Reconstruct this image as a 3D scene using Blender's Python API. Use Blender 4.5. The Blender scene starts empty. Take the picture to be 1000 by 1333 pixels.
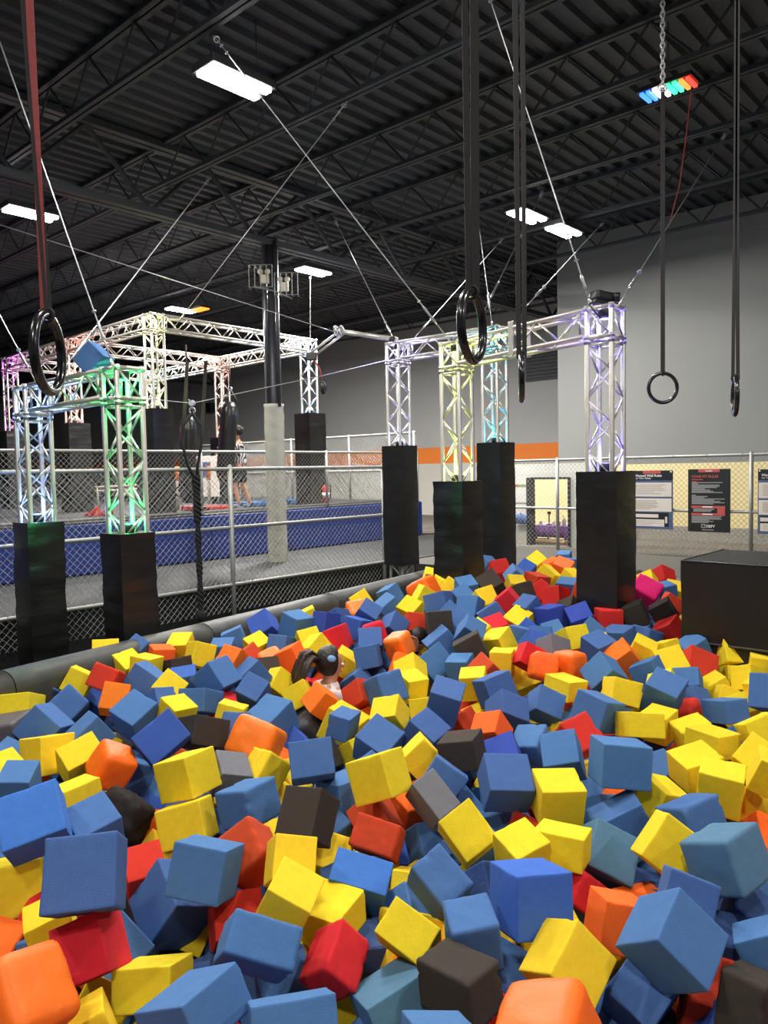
import bpy, bmesh, math, random
from mathutils import Vector, Matrix, Quaternion, noise

# ------------------------------------------------------------------ scene, camera, world, light
S = bpy.context.scene
COL = S.collection
CAMZ = 1.6
PITCH = math.radians(3.1)
ROLL = 0.02
FPX = 1000.0
_f = Vector((0, math.cos(PITCH), -math.sin(PITCH)))
_r0 = Vector((1, 0, 0))
_u0 = Vector((0, math.sin(PITCH), math.cos(PITCH)))
_r = math.cos(ROLL) * _r0 - math.sin(ROLL) * _u0
_u = math.sin(ROLL) * _r0 + math.cos(ROLL) * _u0
EYE = Vector((0, 0, CAMZ))
cam_data = bpy.data.cameras.new('camera')
cam = bpy.data.objects.new('camera', cam_data)
COL.objects.link(cam)
cam.matrix_world = Matrix(((_r.x, _u.x, -_f.x, 0), (_r.y, _u.y, -_f.y, 0), (_r.z, _u.z, -_f.z, CAMZ), (0, 0, 0, 1)))
cam_data.sensor_fit = 'VERTICAL'
cam_data.sensor_height = 24.0
cam_data.lens = 24.0 * FPX / 1333.0
cam_data.clip_end = 200
S.camera = cam

world = bpy.data.worlds.new('world')
S.world = world
world.use_nodes = True
world.node_tree.nodes['Background'].inputs['Color'].default_value = (0.62, 0.68, 0.80, 1)
world.node_tree.nodes['Background'].inputs['Strength'].default_value = 0.16
S.view_settings.view_transform = 'Standard'
S.view_settings.look = 'None'
S.view_settings.gamma = 1.0
S.view_settings.use_curve_mapping = False
S.view_settings.exposure = 0.22
LAMP_W = 118.0            # power of one ceiling fixture
TOWER_W = 9.5             # power of one coloured LED in a truss tower

# ------------------------------------------------------------------ directions of the building
TH = math.radians(42)
E1 = Vector((math.sin(TH), math.cos(TH), 0))     # along the chain-link fence
E2 = Vector((-math.cos(TH), math.sin(TH), 0))    # along the roof joists


def W(a, b, z=0.0):
    v = E1 * a + E2 * b
    return Vector((v.x, v.y, z))


def ray(px, py):
    return _f + _r * ((px - 500) / FPX) - _u * ((py - 666.5) / FPX)


def at_y(px, py, y):
    d = ray(px, py)
    return EYE + d * (y / d.y)


def at_z(px, py, z):
    d = ray(px, py)
    return EYE + d * ((z - CAMZ) / d.z)


def on_e1(px, py, a):
    d = ray(px, py)
    return EYE + d * (a / d.dot(E1))


def on_e2(px, py, b):
    d = ray(px, py)
    return EYE + d * (b / d.dot(E2))


# ------------------------------------------------------------------ materials
def srgb(r, g, b):
    def c(v):
        v /= 255.0
        return v / 12.92 if v <= 0.04045 else ((v + 0.055) / 1.055) ** 2.4
    return (c(r), c(g), c(b), 1)


MATS = {}


def mat(name, rgb, rough=0.6, metal=0.0, var=0.06, scale=6.0, bump=0.0, bscale=60.0, spec=0.5, objvar=0.0, coat=0.0, stretch=None, bdist=0.01):
    m = bpy.data.materials.new(name)
    m.use_nodes = True
    nt = m.node_tree
    N = nt.nodes
    L = nt.links
    p = N['Principled BSDF']
    p.inputs['Roughness'].default_value = rough
    p.inputs['Metallic'].default_value = metal
    p.inputs['Specular IOR Level'].default_value = spec
    p.inputs['Coat Weight'].default_value = coat
    col = srgb(*rgb)
    tc = N.new('ShaderNodeTexCoord')
    nz = N.new('ShaderNodeTexNoise')
    nz.inputs['Scale'].default_value = scale
    nz.inputs['Detail'].default_value = 4
    L.new(tc.outputs['Object'], nz.inputs['Vector'])
    mr = N.new('ShaderNodeMapRange')
    mr.inputs['From Min'].default_value = 0.3
    mr.inputs['From Max'].default_value = 0.7
    mr.inputs['To Min'].default_value = 1 - var
    mr.inputs['To Max'].default_value = 1 + var
    L.new(nz.outputs['Fac'], mr.inputs['Value'])
    hs = N.new('ShaderNodeHueSaturation')
    hs.inputs['Color'].default_value = col
    L.new(mr.outputs['Result'], hs.inputs['Value'])
    if objvar:
        oi = N.new('ShaderNodeObjectInfo')
        m2 = N.new('ShaderNodeMapRange')
        m2.inputs['To Min'].default_value = 1 - objvar
        m2.inputs['To Max'].default_value = 1 + objvar
        L.new(oi.outputs['Random'], m2.inputs['Value'])
        mu = N.new('ShaderNodeMath')
        mu.operation = 'MULTIPLY'
        L.new(mr.outputs['Result'], mu.inputs[0])
        L.new(m2.outputs['Result'], mu.inputs[1])
        L.new(mu.outputs['Value'], hs.inputs['Value'])
        m3 = N.new('ShaderNodeMapRange')
        m3.inputs['To Min'].default_value = 0.5 + objvar * 0.10
        m3.inputs['To Max'].default_value = 0.5 - objvar * 0.10
        L.new(oi.outputs['Random'], m3.inputs['Value'])
        L.new(m3.outputs['Result'], hs.inputs['Hue'])
    L.new(hs.outputs['Color'], p.inputs['Base Color'])
    if bump:
        nb = N.new('ShaderNodeTexNoise')
        nb.inputs['Scale'].default_value = bscale
        nb.inputs['Detail'].default_value = 5
        if stretch:
            mp = N.new('ShaderNodeMapping')
            mp.inputs['Scale'].default_value = stretch
            L.new(tc.outputs['Object'], mp.inputs['Vector'])
            L.new(mp.outputs['Vector'], nb.inputs['Vector'])
        else:
            L.new(tc.outputs['Object'], nb.inputs['Vector'])
        b = N.new('ShaderNodeBump')
        b.inputs['Strength'].default_value = bump
        b.inputs['Distance'].default_value = bdist
        L.new(nb.outputs['Fac'], b.inputs['Height'])
        L.new(b.outputs['Normal'], p.inputs['Normal'])
    MATS[name] = m
    return m


def emit(name, rgb, strength):
    m = bpy.data.materials.new(name)
    m.use_nodes = True
    p = m.node_tree.nodes['Principled BSDF']
    p.inputs['Base Color'].default_value = (0.02, 0.02, 0.02, 1)
    p.inputs['Emission Color'].default_value = rgb if len(rgb) == 4 else srgb(*rgb)
    p.inputs['Emission Strength'].default_value = strength
    MATS[name] = m
    return m


mat('alu', (200, 195, 187), 0.38, 0.55, 0.05, 8)
mat('galv', (158, 158, 152), 0.5, 0.45, 0.08, 10)
mat('wire', (150, 150, 144), 0.5, 0.4, 0.08, 10)
mat('steel', (200, 200, 202), 0.35, 0.8, 0.06, 20)
mat('steel_dark', (60, 60, 62), 0.5, 0.4, 0.1, 10)
mat('vinyl', (27, 26, 26), 0.30, 0, 0.25, 5, 0.5, 2.2, 0.5, stretch=(1.0, 1.0, 2.8), bdist=.025)
mat('vinyl_box', (27, 26, 25), 0.38, 0, 0.2, 4, 0.2, 5, 0.5)
mat('rim', (58, 58, 54), 0.55, 0, 0.18, 4, 0.15, 18)
mat('ring', (26, 26, 27), 0.25, 0, 0.15, 10, 0, 1, 0.5, 0, 0.3)
mat('strap', (44, 42, 42), 0.8, 0, 0.15, 60)
mat('strap_red', (150, 62, 60), 0.8, 0, 0.15, 60)
mat('deck', (64, 67, 73), 0.65, 0.1, 0.2, 1.2)
mat('joist', (58, 61, 66), 0.6, 0.15, 0.15, 2)
mat('wall_gray', (130, 131, 128), 0.8, 0, 0.05, 0.6)
mat('wall_gray2', (172, 172, 170), 0.8, 0, 0.05, 0.6)
mat('cream', (222, 206, 152), 0.8, 0, 0.03, 1)
mat('white_wall', (200, 198, 188), 0.8, 0, 0.03, 1)
mat('orange_band', (232, 128, 45), 0.7, 0, 0.03, 1)
mat('carpet', (112, 106, 97), 0.95, 0, 0.45, 55, 0.4, 80)
mat('dado', (150, 146, 134), 0.9, 0, 0.35, 60)
mat('mat_gray', (80, 78, 73), 0.7, 0, 0.08, 2)
mat('walk', (47, 47, 47), 0.7, 0, 0.1, 2)
mat('pitfloor', (24, 24, 26), 0.9, 0, 0.2, 3)
mat('blue_pad', (32, 54, 128), 0.5, 0, 0.08, 1.5)
mat('plat', (48, 48, 49), 0.7, 0, 0.1, 2)
mat('black_board', (22, 22, 22), 0.6, 0, 0.2, 3)
mat('col_dark', (62, 62, 66), 0.4, 0.2, 0.1, 2)
mat('col_pad', (168, 166, 152), 0.6, 0, 0.06, 3, 0.5, 14)
mat('plastic_cream', (226, 218, 196), 0.5, 0, 0.03, 4)
mat('black_plastic', (22, 22, 23), 0.4, 0, 0.1, 10)
mat('purple', (120, 72, 140), 0.8, 0, 0.08, 8)
mat('purple_top', (205, 170, 215), 0.8, 0, 0.04, 8)
mat('wood_light', (196, 166, 120), 0.6, 0, 0.15, 12)
mat('red_paint', (190, 40, 36), 0.4, 0, 0.06, 6)
mat('skin', (196, 140, 110), 0.55, 0, 0.05, 12)
mat('hair', (32, 24, 22), 0.5, 0, 0.25, 40, 0.5, 60)
mat('hair_brown', (58, 38, 30), 0.5, 0, 0.3, 40, 0.5, 60)
mat('white_cloth', (232, 224, 224), 0.85, 0, 0.04, 10)
mat('black_cloth', (24, 24, 28), 0.85, 0, 0.1, 10)
mat('shoe', (120, 150, 190), 0.6, 0, 0.1, 10)
mat('clip_blue', (110, 150, 195), 0.3, 0, 0.05, 8)
mat('poster_black', (20, 19, 20), 0.45, 0, 0.05, 4)
mat('poster_blue', (78, 92, 128), 0.45, 0, 0.05, 4)
mat('poster_card', (222, 212, 200), 0.5, 0, 0.02, 4)
mat('ink_white', (225, 222, 218), 0.6, 0, 0.02, 4)
mat('ink_gray', (150, 148, 146), 0.6, 0, 0.02, 4)
mat('ink_tan', (176, 164, 150), 0.6, 0, 0.02, 4)
mat('ink_red', (186, 78, 74), 0.6, 0, 0.04, 4)
mat('eye_white', (235, 232, 228), 0.3, 0, 0, 4)
mat('lips', (170, 90, 85), 0.5, 0, 0.02, 4)
mat('housing', (70, 72, 76), 0.5, 0.3, 0.05, 4)
mat('rope', (20, 20, 21), 0.9, 0, 0.3, 40, 0.6, 50)
mat('vent', (70, 72, 74), 0.6, 0.2, 0.1, 4)
emit('led_white', (1.0, 0.98, 0.95, 1), 40)

# patterned tee: white with broken black strokes
m = mat('tee', (226, 224, 220), 0.85)
nt = m.node_tree
wv = nt.nodes.new('ShaderNodeTexWave')
wv.inputs['Scale'].default_value = 7.0
wv.inputs['Distortion'].default_value = 9.0
wv.inputs['Detail'].default_value = 1.0
rp = nt.nodes.new('ShaderNodeValToRGB')
rp.color_ramp.interpolation = 'CONSTANT'
rp.color_ramp.elements[0].color = (0.012, 0.012, 0.014, 1)
rp.color_ramp.elements[1].color = (0.75, 0.74, 0.72, 1)
rp.color_ramp.elements[1].position = 0.42
tcn = nt.nodes.new('ShaderNodeTexCoord')
nt.links.new(tcn.outputs['Object'], wv.inputs['Vector'])
nt.links.new(wv.outputs['Fac'], rp.inputs['Fac'])
nt.links.new(rp.outputs['Color'], nt.nodes['Principled BSDF'].inputs['Base Color'])

FOAM = {  # code: (sRGB, colour words)
    'B': ((76, 112, 166), 'mid blue'), 'N': ((60, 88, 172), 'deep royal blue'), 'L': ((68, 112, 198), 'bright royal blue'),
    'D': ((56, 78, 128), 'dark navy blue'), 'T': ((92, 134, 160), 'teal blue'), 'Y': ((244, 211, 44), 'yellow'),
    'R': ((208, 56, 40), 'red'), 'O': ((255, 116, 38), 'orange'), 'S': ((255, 114, 20), 'vivid orange'),
    'W': ((96, 90, 94), 'charcoal grey'), 'G': ((118, 118, 126), 'slate grey'), 'K': ((66, 58, 52), 'brownish black'),
    'M': ((42, 36, 34), 'black'), 'P': ((240, 40, 112), 'hot pink')}
for k, (rgb, nm) in FOAM.items():
    if k in 'SW':
        mat('foam_' + k, rgb, 0.5, 0, 0.05, 3, 0.25, 7, 0.4, 0.06)
    else:
        mat('foam_' + k, rgb, 0.92, 0, 0.05, 7, 0.35, 70, 0.25, 0.10)


# ------------------------------------------------------------------ mesh helpers
class MB:
    def __init__(self):
        self.v = []
        self.f = []

    def add(self, vs, fs):
        o = len(self.v)
        self.v += [tuple(q) for q in vs]
        self.f += [tuple(i + o for i in q) for q in fs]
        return self

    def box(self, c, s, rot=None):
        c = Vector(c)
        vs = []
        for x in (-.5, .5):
            for y in (-.5, .5):
                for z in (-.5, .5):
                    p = Vector((x * s[0], y * s[1], z * s[2]))
                    if rot is not None:
                        p = rot @ p
                    vs.append(c + p)
        return self.add(vs, [(0, 1, 3, 2), (4, 6, 7, 5), (0, 4, 5, 1), (2, 3, 7, 6), (0, 2, 6, 4), (1, 5, 7, 3)])

    def tube(self, pts, r, n=8, caps=True, radii=None):
        pts = [Vector(p) for p in pts]
        rings = []
        prev = None
        for i, p in enumerate(pts):
            a = pts[max(i - 1, 0)]
            b = pts[min(i + 1, len(pts) - 1)]
            t = (b - a).normalized()
            if prev is None:
                h = Vector((0, 0, 1)) if abs(t.z) < .9 else Vector((1, 0, 0))
                x = t.cross(h).normalized()
            else:
                x = (prev - t * prev.dot(t)).normalized()
            prev = x
            y = t.cross(x)
            rr = radii[i] if radii else r
            rings.append([p + x * (rr * math.cos(2 * math.pi * k / n)) + y * (rr * math.sin(2 * math.pi * k / n)) for k in range(n)])
        vs = [q for g in rings for q in g]
        fs = []
        for i in range(len(pts) - 1):
            for k in range(n):
                fs.append((i * n + k, i * n + (k + 1) % n, (i + 1) * n + (k + 1) % n, (i + 1) * n + k))
        if caps:
            fs.append(tuple(reversed(range(n))))
            fs.append(tuple(range((len(pts) - 1) * n, len(pts) * n)))
        return self.add(vs, fs)

    def torus(self, c, R, r, ax, n=40, m=12, sy=1.0):
        c = Vector(c)
        ax = Vector(ax).normalized()
        x = Vector((0, 0, 1))
        x = (x - ax * x.dot(ax)).normalized()
        y = ax.cross(x)
        vs = []
        for i in range(n):
            a = 2 * math.pi * i / n
            d = x * math.cos(a) * sy + y * math.sin(a)
            for j in range(m):
                b = 2 * math.pi * j / m
                vs.append(c + d * (R + r * math.cos(b)) + ax * (r * math.sin(b)))
        fs = [(i * m + j, ((i + 1) % n) * m + j, ((i + 1) % n) * m + (j + 1) % m, i * m + (j + 1) % m) for i in range(n) for j in range(m)]
        return self.add(vs, fs)

    def lathe(self, prof, n=20, c=(0, 0, 0)):
        c = Vector(c)
        vs = [c + Vector((r * math.cos(2 * math.pi * k / n), r * math.sin(2 * math.pi * k / n), z)) for r, z in prof for k in range(n)]
        fs = [(i * n + k, i * n + (k + 1) % n, (i + 1) * n + (k + 1) % n, (i + 1) * n + k) for i in range(len(prof) - 1) for k in range(n)]
        fs.append(tuple(reversed(range(n))))
        fs.append(tuple(range((len(prof) - 1) * n, len(prof) * n)))
        return self.add(vs, fs)

    def ell(self, c, s, n=16, m=10, rot=None):
        c = Vector(c)
        vs = []
        for i in range(m + 1):
            a = math.pi * i / m
            for k in range(n):
                b = 2 * math.pi * k / n
                p = Vector((s[0] * math.sin(a) * math.cos(b), s[1] * math.sin(a) * math.sin(b), s[2] * math.cos(a)))
                vs.append(c + (rot @ p if rot is not None else p))
        fs = [(i * n + k, i * n + (k + 1) % n, (i + 1) * n + (k + 1) % n, (i + 1) * n + k) for i in range(m) for k in range(n)]
        return self.add(vs, fs)

    def mesh(self, name, smooth=False):
        me = bpy.data.meshes.new(name)
        me.from_pydata(self.v, [], self.f)
        me.update()
        if smooth:
            me.polygons.foreach_set('use_smooth', [True] * len(me.polygons))
        return me


def link(name, data, parent=None, m=None):
    o = bpy.data.objects.new(name, data)
    COL.objects.link(o)
    if m is not None and data is not None and not data.materials:
        data.materials.append(MATS[m])
    if parent is not None:
        o.parent = parent
    return o


def obj(name, mb, m, parent=None, smooth=False, bevel=0.0):
    """mesh object; coordinates in mb are world ones when the parent is an Empty at `org`"""
    if parent is not None:
        org = parent.matrix_world.translation if parent.parent is None else parent.parent.location + parent.location
        org = Vector(parent['org']) if 'org' in parent.keys() else org
        mb.v = [tuple(Vector(q) - org) for q in mb.v]
    me = mb.mesh(name, smooth)
    o = link(name, me, parent, m)
    if bevel:
        b = o.modifiers.new('bevel', 'BEVEL')
        b.width = bevel
        b.segments = 2
        b.limit_method = 'ANGLE'
    return o


ORG = {}


def tag(o, label=None, cat=None, group=None, kind=None):
    if label:
        o['label'] = label
    if cat:
        o['category'] = cat
    if group:
        o['group'] = group
    if kind:
        o['kind'] = kind
    return o


class Thing:
    """an Empty at a thing's base; parts are added in world coordinates"""
    def __init__(self, name, label, cat, loc, group=None, kind=None):
        self.o = bpy.data.objects.new(name, None)
        COL.objects.link(self.o)
        self.o.location = loc
        self.o.empty_display_size = 0.1
        self.org = Vector(loc)
        tag(self.o, label, cat, group, kind)

    def part(self, name, mb, m, smooth=False, bevel=0.0, sub=None, label=None, kind=None):
        mb.v = [tuple(Vector(q) - self.org) for q in mb.v]
        me = mb.mesh(name, smooth)
        o = link(name, me, sub if sub is not None else self.o, m)
        if bevel:
            b = o.modifiers.new('bevel', 'BEVEL')
            b.width = bevel
            b.segments = 2
            b.limit_method = 'ANGLE'
        if label:
            o['label'] = label
        if kind:
            o['kind'] = kind
        return o

    def rod(self, name, p0, p1, r, m, n=8, sub=None):
        p0 = Vector(p0)
        p1 = Vector(p1)
        o = link(name, rod_mesh(r, n, m), sub if sub is not None else self.o)
        d = p1 - p0
        o.location = p0 - self.org
        o.rotation_mode = 'QUATERNION'
        o.rotation_quaternion = Vector((0, 0, 1)).rotation_difference(d.normalized())
        o.scale = (1, 1, d.length)
        return o


RODS = {}


def rod_mesh(r, n, m):
    k = (round(r, 4), n, m)
    if k not in RODS:
        me = MB().tube([(0, 0, 0), (0, 0, 1)], r, n).mesh('rod', True)
        for p in me.polygons:
            if len(p.vertices) > 4:
                p.use_smooth = False
        me.materials.append(MATS[m])
        RODS[k] = me
    return RODS[k]


def struct(name, mb, m, label=None, smooth=False):
    o = link(name, mb.mesh(name, smooth), None, m)
    o['kind'] = 'structure'
    if label:
        o['label'] = label
    return o


RZ = Matrix.Rotation(-TH, 3, 'Z')      # local x -> across (E2 is -x), local y -> E1


def slab(mb, a0, a1, b0, b1, z0, z1):
    """box in building coordinates"""
    vs = [W(a, b, z) for a in (a0, a1) for b in (b0, b1) for z in (z0, z1)]
    return mb.add(vs, [(0, 1, 3, 2), (4, 6, 7, 5), (0, 4, 5, 1), (2, 3, 7, 6), (0, 2, 6, 4), (1, 5, 7, 3)])

# ------------------------------------------------------------------ the setting
CEIL = 5.7
WALK = 0.33
PIT = -0.55          # floor of the foam pit
PLAT = 1.0
A_RIGHT = 12.8      # right wall  (E1 = const)
A_REAR = 16.8       # rear wall
B_FENCE = 6.96      # near chain-link fence (E2 = const)
B_PLAT = 9.45       # front of the raised platform

mb = MB()
mb.add([W(-9, -16, PIT), W(A_REAR, -16, PIT), W(A_REAR, 40, PIT), W(-9, 40, PIT)], [(0, 1, 2, 3)])
struct('floor', mb, 'pitfloor', 'black matted floor under the foam pit')
mb = slab(MB(), -9, A_REAR, B_FENCE + .07, B_PLAT + .05, PIT + .002, WALK)
struct('floor_walkway', mb, 'walk', 'grey walkway between the near fence and the blue platform')
mb = slab(MB(), 8.0, 10.48, -16, B_FENCE, PIT + .002, WALK)
struct('floor_mat', mb, 'mat_gray', 'grey mat strip behind the foam pit')
mb = slab(MB(), 10.48, A_REAR, -16, B_FENCE, PIT + .002, WALK)
struct('floor_carpet', mb, 'carpet', 'speckled grey carpet behind the far fence')
mb = slab(MB(), 11.6, A_REAR, B_PLAT + .05, 40, PIT + .002, WALK)
struct('floor_rear', mb, 'carpet', 'grey floor behind the raised platform')
mb = slab(MB(), -9, 11.6, B_PLAT + .06, 40, PIT + .002, PLAT)
struct('floor_platform', mb, 'plat', 'dark grey raised platform floor')
# black riser board under the near fence
mb = slab(MB(), -2, 8.0, B_FENCE + .035, B_FENCE + .065, PIT, WALK + .005)
struct('trim_1', mb, 'black_board', 'black riser board under the near fence')
# blue pad panels on the front of the platform
a = -3.0
root = Thing('platform_padding', 'royal blue padding along the front of the raised platform', 'padding', W(4, B_PLAT, WALK))
while a < 11.55:
    a2 = min(a + 2.42, 11.6)
    root.part('pad_panel', slab(MB(), a + .004, a2 - .004, B_PLAT - .01, B_PLAT + .05, WALK + .01, PLAT - .02), 'blue_pad', bevel=.012)
    a = a2


def wall(name, a0, a1, b0, b1, bands, label):
    z0 = bands[0][0]
    o = None
    for i, (za, zb, m, nm) in enumerate(bands):
        mb = slab(MB(), a0, a1, b0, b1, za, zb)
        if o is None:
            o = struct(name, mb, m, label)
        else:
            c = link(nm, mb.mesh(nm), o, m)
    return o


wall('wall_right', A_RIGHT, A_RIGHT + .2, -16, 7.14,
     [(1.62, CEIL, 'wall_gray', 'upper'), (WALK + .24, 1.62, 'cream', 'cream_band'), (WALK, WALK + .24, 'dado', 'dado')],
     'light grey wall with a cream lower band')
mb = slab(MB(), A_RIGHT + .2, A_REAR, 6.94, 7.14, WALK, CEIL)
struct('wall_return', mb, 'wall_gray', 'short grey return wall at the corner')
wall('wall_rear', A_REAR, A_REAR + .2, 7.14, 40,
     [(2.2, CEIL, 'wall_gray2', 'upper'), (1.76, 2.2, 'orange_band', 'orange_stripe'), (WALK, 1.76, 'white_wall', 'white_band')],
     'grey rear wall with an orange stripe over a white band')
mb = slab(MB(), -9, A_REAR, 40, 40.2, 0, CEIL)
struct('wall_left', mb, 'wall_gray2', 'far grey end wall')

# louvre vent on the rear wall
p = on_e1(706, 476, A_REAR)
vt = Thing('wall_vent', 'dark grey louvred vent high on the rear wall', 'vent', p)
bc = p.dot(E2)
zc = p.z
vt.part('frame', slab(MB(), A_REAR - .05, A_REAR - .01, bc - .55, bc + .45, zc - .36, zc + .36), 'vent')
for i in range(8):
    z = zc - .30 + i * .085
    mbv = slab(MB(), A_REAR - .09, A_REAR - .05, bc - .52, bc + .42, z, z + .05)
    vt.part('slat', mbv, 'vent')

# corrugated roof deck
mb = MB()
b = -16.0
prof = []
while b < 40:
    prof += [(b, 0.05), (b + .085, 0.05), (b + .11, 0), (b + .195, 0)]
    b += .22
prof.append((40.2, 0.05))
vs = [W(-9, q[0], CEIL + q[1]) for q in prof] + [W(A_REAR + .2, q[0], CEIL + q[1]) for q in prof]
n = len(prof)
mb.add(vs, [(i, i + 1, n + i + 1, n + i) for i in range(n - 1)])
struct('ceiling', mb, 'deck', 'black corrugated steel roof deck')

# open-web bar joists (run along E2) sharing their meshes
B0, B1 = -15.5, 39.5
jt = MB()
for s in (-.035, .035):
    jt.box(((B0 + B1) / 2, s, .0), (B1 - B0, .05, .05))
jb = MB()
for s in (-.03, .03):
    jb.box(((B0 + B1) / 2, s, -.48), (B1 - B0, .042, .042))
jw = MB()
b = B0
up = True
while b < B1 - .3:
    jw.tube([(b, 0, -.02 if up else -.47), (b + .42, 0, -.47 if up else -.02)], .014, 4, False)
    b += .42
    up = not up
ROTJ = math.atan2(E2.y, E2.x)
jm = [('top_chord', jt.mesh('joist_top')), ('bottom_chord', jb.mesh('joist_bottom')), ('web', jw.mesh('joist_web'))]
for _, me in jm:
    me.materials.append(MATS['joist'])
a = -7.5
while a < A_REAR:
    o = bpy.data.objects.new('roof_joist', None)
    COL.objects.link(o)
    o.location = W(a, 0, CEIL - .03)
    o.rotation_euler = (0, 0, ROTJ)
    tag(o, 'black open-web steel joist under the roof deck', None, 'open-web roof joists', 'structure')
    for nm, me in jm:
        link(nm, me, o)
    a += 1.62
# deep joist girders (run along E1)
G0, G1 = -8.5, A_REAR
gt = MB()
for s in (-.06, .06):
    gt.box(((G0 + G1) / 2, s, -.03), (G1 - G0, .09, .08))
gb = MB()
for s in (-.06, .06):
    gb.box(((G0 + G1) / 2, s, -.86), (G1 - G0, .09, .08))
gw = MB()
a = G0
up = True
while a < G1 - .5:
    gw.tube([(a, 0, -.05 if up else -.84), (a + .81, 0, -.84 if up else -.05)], .032, 6, False)
    a += .81
    up = not up
gm = [('top_chord', gt.mesh('girder_top')), ('bottom_chord', gb.mesh('girder_bottom')), ('web', gw.mesh('girder_web'))]
for _, me in gm:
    me.materials.append(MATS['joist'])
for b in (-7.0, 8.49, 23.0):
    o = bpy.data.objects.new('roof_girder', None)
    COL.objects.link(o)
    o.location = W(0, b, CEIL - .03)
    o.rotation_euler = (0, 0, math.atan2(E1.y, E1.x))
    tag(o, 'deep black steel joist girder across the roof', None, 'roof girders', 'structure')
    for nm, me in gm:
        link(nm, me, o)

# steel column with padding
cp = at_y(362, 729, 11.0)
cp.z = WALK
cl = Thing('steel_column', 'dark steel column wrapped in pale grey padding on the walkway', 'column', cp)
cl.part('shaft', MB().tube([cp + Vector((0, 0, .02)), cp + Vector((0, 0, 4.55))], .115, 14), 'col_dark', True)
for s in (-1, 1):
    q = cp + Vector((s * .075 + .02, -.105, 2.2))
    cl.part('conduit', MB().tube([q, q + Vector((0, 0, 2.3))], .024, 8), 'col_dark', True)
pm = MB()
random.seed(3)
nz_, na = 46, 22
vs = []
for i in range(nz_):
    z = .0 + 2.24 * i / (nz_ - 1)
    for k in range(na):
        an = 2 * math.pi * k / na
        r = .142 + .006 * noise.noise(Vector((math.cos(an) * 1.5, math.sin(an) * 1.5 + z * 2, z * 9))) + .003 * math.sin(z * 34 + an * 2)
        vs.append(cp + Vector((r * math.cos(an), r * math.sin(an), z)))
fs = [(i * na + k, i * na + (k + 1) % na, (i + 1) * na + (k + 1) % na, (i + 1) * na + k) for i in range(nz_ - 1) for k in range(na)]
fs.append(tuple(range((nz_ - 1) * na, nz_ * na)))
pm.add(vs, fs)
cl.part('column_pad', pm, 'col_pad', True, label='pale grey wrinkled padding')
# caged emergency lights on the column
for sx, (px, py) in ((-1, (341, 362)), (1, (374, 372))):
    q = at_y(px, py, 10.85)
    em = Thing('emergency_light', 'white twin-head emergency light in a wire cage on the column', 'emergency light', q, 'caged emergency lights')
    w_, h_, d_ = .16, .15, .12
    for i in range(5):
        x = q.x - w_ + 2 * w_ * i / 4
        em.part('cage_bar', MB().tube([(x, q.y, q.z - h_), (x, q.y - d_, q.z - h_), (x, q.y - d_, q.z + h_), (x, q.y, q.z + h_)], .006, 6), 'galv')
    for z in (q.z - h_, q.z + h_):
        em.part('cage_rail', MB().tube([(q.x - w_, q.y - d_, z), (q.x + w_, q.y - d_, z)], .006, 6), 'galv')
    ebd = em.part('body', MB().box((q.x - sx * .04, q.y - .02, q.z - .02), (.12, .06, .12)), 'plastic_cream', bevel=.01)
    for s in (-1, 1):
        em.part('lamp_head', MB().ell((q.x - sx * .04 + s * .05, q.y - .07, q.z + .07), (.04, .035, .04)), 'plastic_cream', True, sub=ebd)
# bracket that carries the cages
br = Thing('light_bracket', 'thin horizontal bracket strapped round the column under the caged lights', 'bracket', at_y(358, 385, 10.85))
br.part('bar', MB().tube([at_y(331, 373, 10.84), at_y(358, 379, 10.78), at_y(381, 389, 10.84)], .012, 6), 'galv')
br.part('clamp', MB().torus(cp + Vector((0, 0, at_y(358, 384, 10.9).z - cp.z)), .125, .014, (0, 0, 1), 24, 6), 'galv', True)


# ------------------------------------------------------------------ ceiling fixtures
def lamp_fixture(p, label, length=.62, width=.26, power=1.0, group='linear high-bay lights'):
    t = Thing('ceiling_light', label, 'ceiling light', p, group)
    x = E1 * (length / 2)
    y = E2 * (width / 2)
    R3 = Matrix((E1, E2, Vector((0, 0, 1)))).transposed()
    hsg = t.part('housing', MB().box(p + Vector((0, 0, .05)), (length + .06, width + .06, .07), R3), 'housing', bevel=.01)
    for s in (-1, 1):
        t.part('led_strip', MB().box(p + y * (.62 * s) + Vector((0, 0, .0)), (length, width * .34, .03), R3), 'led_white', bevel=.008, sub=hsg)
    for s in (-1, 1):
        q = p + x * (.8 * s) + Vector((0, 0, .08))
        t.rod('hanger', q, q + Vector((0, 0, CEIL - .06 - q.z)), .004, 'steel_dark', 5)
    ld = bpy.data.lights.new('high_bay', 'AREA')
    ld.shape = 'RECTANGLE'
    ld.size = length
    ld.size_y = width
    ld.energy = LAMP_W * power
    ld.color = (1.0, 0.97, 0.93)
    lo = bpy.data.objects.new('high_bay_lamp', ld)
    COL.objects.link(lo)
    lo.parent = t.o
    lo.location = (0, 0, -.03)
    lo.rotation_euler = (0, 0, math.atan2(E1.y, E1.x))
    return t


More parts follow.
